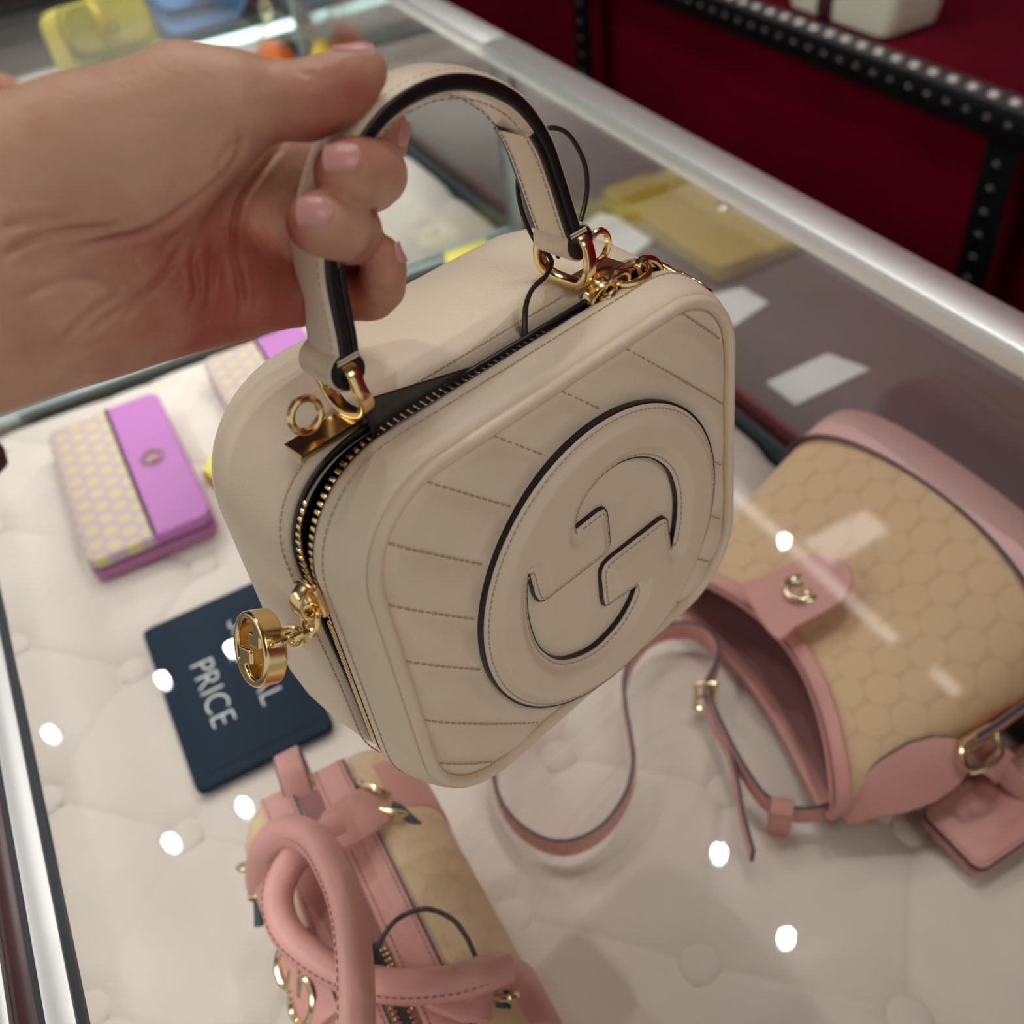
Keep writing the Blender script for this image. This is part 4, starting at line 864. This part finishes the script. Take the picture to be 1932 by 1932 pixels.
# end loop standing at the far end
P = np.array([(-0.118, -0.012, 0.098), (-0.134, -0.010, 0.108), (-0.150, -0.009, 0.098), (-0.146, -0.009, 0.083), (-0.134, -0.010, 0.080)])
obj('end_loop', sweep(spl(P, 6), rsec(0.013, 0.003, 0.0008, 2), side=(0, 1, 0)), M['pink'], duf); obj('loop_edge', sweep(spl(P, 6), rsec(0.0142, 0.0018, 0.0006, 2), side=(0, 1, 0)), M['gasket'], duf)
def leaf(pts, w, ws, up, name='handle_tab'):
    P = spl(np.array(pts), 8) ; n = len(P); s_ = np.interp(np.linspace(0, 1, n), np.linspace(0, 1, len(ws)), ws)
    o = obj(name, sweep(P, rsec(w, 0.0045, 0.0018, 2), side=up, scale=np.stack([s_, np.ones(n)], 1)), M['pink'], duf)
    return o
def handle(pts, r, name='rolled_handle'):
    P = spl(np.array(pts), 8); o = obj(name, tube(P, r, 14), M['pink'], duf)
    N_ = nrm(np.cross(np.gradient(P, axis=0), [0, 0, 1.0])); gs = stitches(P + N_ * r * 0.80 + np.array([0, 0, r * 0.58]), N_[len(P) // 2], 0.0032, 0.4, 0.0004); obj('seam', gs, M['pinkdark'], o, kind='stuff'); return o
def pz(l): return np.array([at(u, v, z) for u, v, z in l]) - DO
A_ = pz([(492, 1668, 0.070), (492, 1630, 0.092), (505, 1592, 0.112), (545, 1568, 0.128), (592, 1586, 0.138), (628, 1640, 0.144), (655, 1715, 0.147), (668, 1800, 0.147), (672, 1880, 0.145), (672, 1960, 0.140), (670, 2040, 0.130)])
handle(A_, 0.0073)
leaf(pz([(505, 1690, 0.058), (492, 1650, 0.080), (503, 1605, 0.106)]), 0.020, [0.7, 1.0, 0.65], (1, 0, 0.2))
B = pz([(640, 1560, 0.118), (590, 1588, 0.122), (548, 1630, 0.121), (524, 1690, 0.119), (540, 1757, 0.117), (598, 1812, 0.117), (672, 1848, 0.117), (760, 1862, 0.118), (850, 1856, 0.118), (905, 1842, 0.114), (948, 1828, 0.104)])
handle(B, 0.0070)
leaf(pz([(728, 1506, 0.096), (690, 1528, 0.110), (640, 1566, 0.119), (600, 1590, 0.122)]), 0.024, [0.75, 1.05, 1.0, 0.45], (0.9, 0.2, 0.0))
leaf(pz([(800, 1872, 0.116), (870, 1872, 0.113), (920, 1862, 0.108), (955, 1838, 0.094)]), 0.024, [0.4, 1.0, 1.05, 0.75], (0.5, -0.8, 0.2))
# gold rings, dark clips
def dring(px, z, r, X, Y, rr_=0.0016): 
    c = at(*px, z) - DO; obj('metal_ring', oval(c, X, Y, r, r * 0.8, rr_, 16), M['palegold'], duf)
dring((735, 1530), 0.1015, 0.0085, (0.7, 0.7, 0), (0.3, -0.3, 0.8)); dring((703, 1484), 0.1020, 0.0085, (0.7, 0.5, 0), (0.3, -0.3, 0.8))
dring((494, 1684), 0.068, 0.0070, (0.7, 0.1, 0.7), (0.3, 0.9, -0.2)); dring((468, 1636), 0.066, 0.0060, (0.7, 0.1, 0.7), (0.3, 0.9, -0.2)); dring((942, 1876), 0.098, 0.0085, (0.6, 0.6, 0.4), (0.4, -0.3, 0.8))
def clip(l):
    P = pz(l); obj('dark_clip', tube(P, 0.0024, 8), M['gasket'], duf)
clip([(738, 1520, 0.104), (752, 1524, 0.103), (772, 1543, 0.099), (797, 1566, 0.093)]); clip([(472, 1690, 0.066), (487, 1698, 0.064), (489, 1748, 0.060)]); clip([(935, 1893, 0.099), (960, 1905, 0.096), (990, 1932, 0.090), (1010, 1950, 0.086)])
patch = pz([(690, 1478, 0.092), (760, 1500, 0.088), (800, 1560, 0.078), (830, 1610, 0.070)])
o = obj('side_patch', sweep(spl([(-0.104, 0.026, 0.0995), (-0.104, 0.0385, 0.0925), (-0.104, 0.0470, 0.0780), (-0.104, 0.0485, 0.055)], 5), rsec(0.030, 0.003, 0.001, 2), side=(1, 0, 0)), M['pink'], duf)
o = obj('side_patch', sweep(spl([(0.012, 0.030, 0.097), (0.012, 0.0425, 0.088), (0.012, 0.0492, 0.070), (0.012, 0.0494, 0.045)], 5), rsec(0.030, 0.003, 0.001, 2), side=(1, 0, 0)), M['pink'], duf)
o = obj('side_patch', sweep(spl([(-0.098, -0.036, 0.094), (-0.098, -0.0455, 0.082), (-0.098, -0.0492, 0.064), (-0.098, -0.0494, 0.040)], 5), rsec(0.022, 0.003, 0.001, 2), side=(1, 0, 0)), M['pink'], duf)
# emblem tab on the left flank
ec = np.array([-0.036, 0.0, 0.0])
o = obj('emblem_patch', sweep(spl([(ec[0], -0.030, 0.1035), (ec[0], -0.0400, 0.0985), (ec[0], -0.0470, 0.0880), (ec[0], -0.0500, 0.0700), (ec[0], -0.0502, 0.056)], 5), rsec(0.040, 0.003, 0.001, 2), side=(1, 0, 0), scale=np.stack([np.interp(np.linspace(0, 1, 21), [0, 0.6, 1], [1, 0.95, 0.35]), np.ones(21)], 1)), M['pink'], duf)
c0 = np.array([-0.040, -0.0415, 0.0935])
for k, du in enumerate((-0.0085, 0.0085)):
    nx_ = nrm(np.array([0, -0.75, 0.66])); Yv = np.cross(nx_, [1, 0, 0]); c = c0 + np.array([du, 0, 0])
    a0 = np.linspace(0.6, 5.6, 22) + k * math.pi
    obj('gold_emblem', sweep([c + nx_ * 0.0034 + np.array([1.0, 0, 0]) * 0.0090 * math.cos(q) + Yv * 0.0090 * math.sin(q) for q in a0] + [c + nx_ * 0.0034 + np.array([0.002 * (1 if k == 0 else -1), 0, 0])], circ(0.0017, 8)), M['palegold'], o)
P = pz([(702, 1835, 0.104), (712, 1790, 0.116), (745, 1738, 0.124), (800, 1715, 0.126), (850, 1732, 0.124), (880, 1768, 0.120), (900, 1812, 0.112)])
obj('security_cord', tube(spl(P, 6), 0.0011, 8), M['cord'], duf)
P = pz([(955, 1870, 0.098), (945, 1910, 0.09), (925, 1950, 0.08)]); obj('security_cord', tube(spl(P, 6), 0.0011, 8), M['cord'], duf)

# ------------------------------------------------------------------ the hand: one continuous skin grown from a distance field, in the photographer's frame
KS = 0.883                              # everything below was laid out a little too far away; bring it in to the handle
def cp(u, v, z): return KS * np.array([(u - 966) / F_PX * z, (v - 966) / F_PX * z, z])
def rcone(P, a, b, ra, rb):
    a, b = np.asarray(a, np.float32), np.asarray(b, np.float32); ra, rb = ra * KS, rb * KS; ba = b - a; w = P - a; t = np.clip((w @ ba) / (ba @ ba), 0, 1)
    return np.sqrt(((w - t[:, None] * ba) ** 2).sum(1)) - (ra + (rb - ra) * t)
def smin(a, b, k):
    h = np.clip(0.5 + 0.5 * (b - a) / k, 0, 1); return b + (a - b) * h - k * h * (1 - h)
def chain(P, J, k=0.003):
    d = None
    for (a, ra), (b, rb) in zip(J[:-1], J[1:]):
        e = rcone(P, a, b, ra, rb); d = e if d is None else smin(d, e, k)
    return d
PALM = [[(cp(-330, 640, 0.225), 0.028), (cp(-60, 500, 0.238), 0.026)],
        [(cp(-330, 450, 0.225), 0.026), (cp(-60, 410, 0.238), 0.0215)],
        [(cp(-60, 375, 0.240), 0.0180), (cp(350, 290, 0.268), 0.0150), (cp(520, 330, 0.283), 0.0115)],
        [(cp(-60, 430, 0.243), 0.0200), (cp(300, 400, 0.270), 0.0155), (cp(540, 390, 0.287), 0.0110)],
        [(cp(-60, 520, 0.243), 0.0200), (cp(300, 480, 0.268), 0.0155), (cp(548, 470, 0.286), 0.0108)],
        [(cp(-60, 600, 0.238), 0.0195), (cp(260, 560, 0.262), 0.0150), (cp(535, 545, 0.281), 0.0105)],
        [(cp(-60, 655, 0.236), 0.0160), (cp(180, 590, 0.250), 0.0150), (cp(420, 555, 0.268), 0.0115)],
        [(cp(-60, 345, 0.236), 0.0150), (cp(150, 285, 0.238), 0.0155), (cp(330, 232, 0.242), 0.0125)],
        [(cp(60, 400, 0.240), 0.0170), (cp(270, 335, 0.244), 0.0150), (cp(390, 255, 0.246), 0.0110)]]
THUMB = [(cp(60, 335, 0.236), 0.0140), (cp(352, 180, 0.241), 0.0110), (cp(440, 186, 0.243), 0.0105), (cp(575, 192, 0.2460), 0.0086), (cp(630, 170, 0.2480), 0.0080), (cp(670, 146, 0.2490), 0.0064), (cp(692, 130, 0.2490), 0.0050)]
INDEX = [(cp(520, 330, 0.284), 0.0112), (cp(610, 318, 0.293), 0.0092), (cp(670, 285, 0.294), 0.0084), (cp(715, 262, 0.288), 0.0078), (cp(722, 240, 0.282), 0.0072)]
MIDDLE = [(cp(540, 380, 0.290), 0.0108), (cp(630, 362, 0.2945), 0.0088), (cp(698, 338, 0.288), 0.0086), (cp(706, 328, 0.268), 0.0083), (cp(688, 326, 0.255), 0.0080), (cp(657, 326, 0.249), 0.0077), (cp(647, 327, 0.248), 0.0068)]
RING = [(cp(546, 465, 0.289), 0.0106), (cp(600, 462, 0.2945), 0.0086), (cp(656, 446, 0.288), 0.0084), (cp(660, 437, 0.268), 0.0081), (cp(638, 428, 0.254), 0.0077), (cp(604, 421, 0.248), 0.0074), (cp(594, 420, 0.247), 0.0066)]
PINKY = [(cp(530, 545, 0.282), 0.0103), (cp(620, 560, 0.289), 0.0076), (cp(700, 556, 0.290), 0.0068), (cp(719, 540, 0.284), 0.0063), (cp(724, 508, 0.277), 0.0057), (cp(722, 474, 0.273), 0.0046)]
def hand_sdf(P):
    P = P.astype(np.float32); d = None
    for J in PALM:
        e = chain(P, J, 0.004); d = e if d is None else smin(d, e, 0.009)
    r = smin(d, chain(P, THUMB, 0.004), 0.009)
    for J in (INDEX, MIDDLE, RING, PINKY):
        r = np.minimum(r, smin(d, chain(P, J, 0.0035), 0.004))
    return r
H = 0.0009
lo = np.array([-0.142, -0.116, 0.165]); hi = np.array([-0.018, -0.018, 0.278])
nn = np.ceil((hi - lo) / H).astype(int) + 1
CO = 4; nc = (nn + CO - 1) // CO + 1
ax = [lo[i] + np.arange(nc[i]) * H * CO for i in range(3)]; Gc = np.stack(np.meshgrid(*ax, indexing='ij'), -1).reshape(-1, 3)
dc = hand_sdf(Gc).reshape(nc)
V = np.repeat(np.repeat(np.repeat(dc, CO, 0), CO, 1), CO, 2)[:nn[0], :nn[1], :nn[2]].astype(np.float32)
nearc = np.abs(dc) < H * CO * 2.4
near = np.repeat(np.repeat(np.repeat(nearc, CO, 0), CO, 1), CO, 2)[:nn[0], :nn[1], :nn[2]]
I = np.argwhere(near); V[near] = hand_sdf(lo + I * H)
P, Fq = surface_nets(V, lo, H)
# smooth a little, then press the creases of the palm in
def lap(P, Fq, it, f):
    for _ in range(it):
        acc = np.zeros_like(P); c_ = np.zeros(len(P))
        for a in range(4):
            i, j = Fq[:, a], Fq[:, (a + 1) % 4]; np.add.at(acc, i, P[j]); np.add.at(acc, j, P[i]); np.add.at(c_, i, 1); np.add.at(c_, j, 1)
        P = P + f * (acc / np.maximum(c_, 1)[:, None] - P)
    return P
P = lap(P, Fq, 3, 0.5)
e1 = P[Fq[:, 1]] - P[Fq[:, 0]]; e2 = P[Fq[:, 3]] - P[Fq[:, 0]]; fn = np.cross(e1, e2); vn = np.zeros_like(P)
for a in range(4): np.add.at(vn, Fq[:, a], fn)
vn = nrm(vn); 
uv = P[:, :2] / P[:, 2:] * F_PX + 966; front = np.clip(-vn[:, 2], 0, 1)
CREASES = [([(455, 250), (452, 285), (430, 325), (390, 362), (322, 412), (265, 440), (200, 452), (130, 468)], 7, 0.0022),
           ([(535, 272), (500, 312), (462, 362), (444, 410), (440, 465), (452, 520), (458, 570), (444, 618)], 6, 0.0016),
           ([(420, 320), (415, 365), (380, 410), (330, 445), (298, 480)], 5, 0.0010), ([(345, 452), (320, 500), (270, 560), (225, 600)], 6, 0.0009),
           ([(372, 440), (365, 500), (372, 550), (350, 600)], 6, 0.0008), ([(400, 455), (398, 520), (392, 580)], 6, 0.0007), ([(300, 520), (240, 570), (170, 620)], 6, 0.0009), ([(205, 640), (150, 655), (95, 640)], 7, 0.0006),
           ([(110, 648), (170, 588), (235, 548)], 6, 0.0008), ([(0, 482), (50, 455), (100, 438), (180, 430), (240, 428)], 7, 0.0014), ([(445, 262), (420, 300), (410, 330)], 8, 0.0008), ([(40, 560), (110, 530), (200, 510)], 9, 0.0006), ([(0, 425), (60, 415), (140, 410)], 8, 0.0007),
           ([(688, 552), (694, 568), (712, 580)], 4, 0.0007), ([(588, 545), (580, 590), (590, 625)], 6, 0.0006), ([(560, 134), (600, 142), (632, 136)], 6, 0.0003), ([(580, 156), (612, 162), (640, 154)], 6, 0.0002)]
disp = np.zeros(len(P))
for pts, w, dep in CREASES:
    L_ = spl(pts, 5); dd = np.full(len(P), 1e9); sv = np.zeros(len(P)); ns = len(L_) - 1
    for i_, (a, b) in enumerate(zip(L_[:-1], L_[1:])):
        e = b - a; q = uv - a; tt = np.clip((q @ e) / (e @ e + 1e-9), 0, 1); d_ = np.hypot(*(q - tt[:, None] * e).T); mk = d_ < dd; dd[mk] = d_[mk]; sv[mk] = (i_ + tt[mk]) / ns
    dep = dep * np.clip(np.sin(np.pi * np.clip(sv, 0.02, 0.98)) * 1.8, 0, 1)
    disp += 1.4 * dep * np.exp(-(dd / w) ** 2) - 0.42 * dep * np.exp(-((dd - 2.2 * w) / (1.2 * w)) ** 2)
palm_mask = (P[:, 2] < 0.284 * KS) & (uv[:, 0] < 600)
Pd = P - vn * (disp * front * palm_mask)[:, None]
# skin colour: ruddier at finger tips, along the heel and in the creases
red = np.zeros(len(P))
for c_, r_, w_ in ((cp(600, 330, 0.247), 0.008, 0.5), (cp(556, 424, 0.246), 0.008, 0.5), (cp(700, 190, 0.245), 0.011, 0.6), (cp(720, 260, 0.285), 0.012, 0.7), (cp(722, 480, 0.273), 0.010, 0.5), (cp(560, 240, 0.243), 0.013, 0.7), (cp(480, 560, 0.272), 0.022, 0.8), (cp(380, 590, 0.262), 0.025, 0.8), (cp(640, 560, 0.289), 0.013, 0.8)):
    red += np.exp(-((P - c_) ** 2).sum(1) / r_ ** 2) * w_
red = np.clip(red + 0.35 * np.clip(disp / 0.0015, 0, 1) * front, 0, 1)
HC = cp(300, 400, 0.26)
hand = thing('hand', 'bare left hand reaching in from the left, fingers curled round the cream handle', 'person', CC + RC.T @ HC)
world = Pd @ RC + CC - (CC + RC.T @ HC)
g = G().add(world, Fq)
ms = mesh('skin', g, 0); at_ = ms.color_attributes.new('ruddy', 'FLOAT_COLOR', 'POINT')
at_.data.foreach_set('color', np.c_[red, red, red, np.ones(len(red))].astype(np.float32).ravel())
m = mat('skin', srgb(196, 150, 128), 0.48, bump=0.55, bscale=420, sss=0.12, spec=0.4, bdist=0.0006); nt = m.node_tree; b = nt.nodes['Principled BSDF']
va = nt.nodes.new('ShaderNodeVertexColor'); va.layer_name = 'ruddy'; nz = nt.nodes.new('ShaderNodeTexNoise'); nz.inputs['Scale'].default_value = 70; nz.inputs['Detail'].default_value = 4
tc = nt.nodes.new('ShaderNodeTexCoord'); nt.links.new(tc.outputs['Object'], nz.inputs['Vector'])
f = math_n(nt, 'ADD', va.outputs['Color'], math_n(nt, 'MULTIPLY', math_n(nt, 'SUBTRACT', nz.outputs['Fac'], 0.5), 1.1)); cl = nt.nodes.new('ShaderNodeClamp'); nt.links.new(f, cl.inputs[0])
mx = nt.nodes.new('ShaderNodeMix'); mx.data_type = 'RGBA'; nt.links.new(cl.outputs[0], mx.inputs[0]); mx.inputs[6].default_value = srgb(214, 170, 142); mx.inputs[7].default_value = srgb(172, 90, 76)
nt.links.new(mx.outputs[2], b.inputs['Base Color'])
skin = link('skin', ms, m, hand)
M['nail'] = mat('nail', srgb(216, 158, 150), 0.34, spec=0.5); M['nailtip'] = mat('nail_tip', srgb(226, 194, 178), 0.35)
def march(O_, D_):                      # from outside along D_ until the skin is met
    t = np.zeros(len(O_))
    for _ in range(70): t = t + hand_sdf(O_ + D_ * t[:, None]) * 0.8
    return t
def nail(c, axis, nor, hl, hw, tip=True):
    c = np.asarray(c); X = nrm(np.asarray(axis, float)); N_ = nrm(np.asarray(nor, float) - X * (np.asarray(nor, float) @ X)); Y = np.cross(N_, X)
    nu, nv = 31, 15; a = np.linspace(-1, 1, nu); b_ = np.linspace(-1, 1, nv); A_, B2 = np.meshgrid(a, b_, indexing='ij')
    wid = np.where(A_ < 0, np.sqrt(np.clip(1 - 0.45 * A_ ** 2, 0, 1)), 1 - 0.05 * A_); x = A_ * (1 - np.where(A_ < 0, 0.22, 0.10) * B2 ** 2); y = B2 * wid
    O_ = c + X * (hl * x).reshape(-1, 1) + Y * (hw * y).reshape(-1, 1) + N_ * 0.020; D_ = np.tile(-N_, (len(O_), 1)); t = np.clip(march(O_, D_), 0.004, 0.030)
    e = np.maximum(np.abs(A_), np.abs(B2)).ravel(); free = (A_.ravel() > 0.99) & tip
    lift = np.where(e < 0.99, 0.00050, -0.0002) + np.where(free, 0.0007, 0) + 0.0003 * np.clip(A_.ravel(), 0, 1) ** 3 * tip
    pts = O_ + D_ * (t - lift)[:, None]; Wp = pts @ RC + CC - (CC + RC.T @ HC)
    ix = np.arange(nu * nv).reshape(nu, nv); fs = np.stack([ix[:-1, :-1], ix[1:, :-1], ix[1:, 1:], ix[:-1, 1:]], -1).reshape(-1, 4)
    o = obj('nail', G().add(Wp, fs), M['nail'], hand, sharp=0)
    if tip:
        Wt = (pts - D_ * 0.00010).reshape(nu, nv, 3)[-2:].reshape(-1, 3) @ RC + CC - (CC + RC.T @ HC); ix = np.arange(2 * nv).reshape(2, nv)
        fs = np.stack([ix[:-1, :-1], ix[1:, :-1], ix[1:, 1:], ix[:-1, 1:]], -1).reshape(-1, 4); obj('nail_tip', G().add(Wt, fs), M['nailtip'], o, sharp=0)
zf = 0.249 * KS; q_ = zf / F_PX
nail(cp(653, 322, 0.249), (-1, 0.02, -0.05), (-0.05, -0.12, -1), 35 * q_, 30 * q_)
nail(cp(604, 418, 0.248), (-1, -0.03, -0.05), (-0.05, -0.08, -1), 34 * q_, 30 * q_)
nail(cp(682, 138, 0.249), (1, -0.36, 0.02), (-0.30, -0.74, -0.68), 38 * q_, 28 * q_)
nail(cp(722, 244, 0.283), (0.25, -1, -0.25), (1, 0.25, -0.25), 26 * q_, 26 * q_)
nail(cp(723, 480, 0.274), (-0.1, -1, -0.2), (1, -0.1, -0.1), 22 * q_, 22 * q_)
# cuff of a knitted sleeve just entering at the left edge
cf = np.array([cp(-60, 905, 0.21), cp(-25, 860, 0.21), cp(-8, 848, 0.21)])
cuffo = CC + RC.T @ HC
obj('sleeve_cuff', sweep(np.array([cp(-230, 1000, 0.235), cp(-90, 900, 0.235), cp(-12, 850, 0.235), cp(0, 842, 0.235)]) @ RC + CC - cuffo, circ(0.006, 10), scale=np.array([1.2, 1.1, 0.7, 0.25])), mat('brown_knit', srgb(92, 62, 54), 0.9, bump=0.6, bscale=800), hand)
gh = G()
for k in range(14):
    a = cp(-4 + RNG.uniform(-10, 6), 852 + RNG.uniform(-20, 22), 0.234); b2 = a + np.array([RNG.uniform(0.0005, 0.0028), RNG.uniform(-0.002, 0.002), RNG.uniform(-0.001, 0.001)]); mdl = (a + b2) / 2 + RNG.uniform(-0.0006, 0.0006, 3)
    join(gh, tube(np.array([a, mdl, b2]) @ RC + CC - cuffo, 0.00004, 4))
obj('loose_fibres', gh, M['black'], hand, kind='stuff')
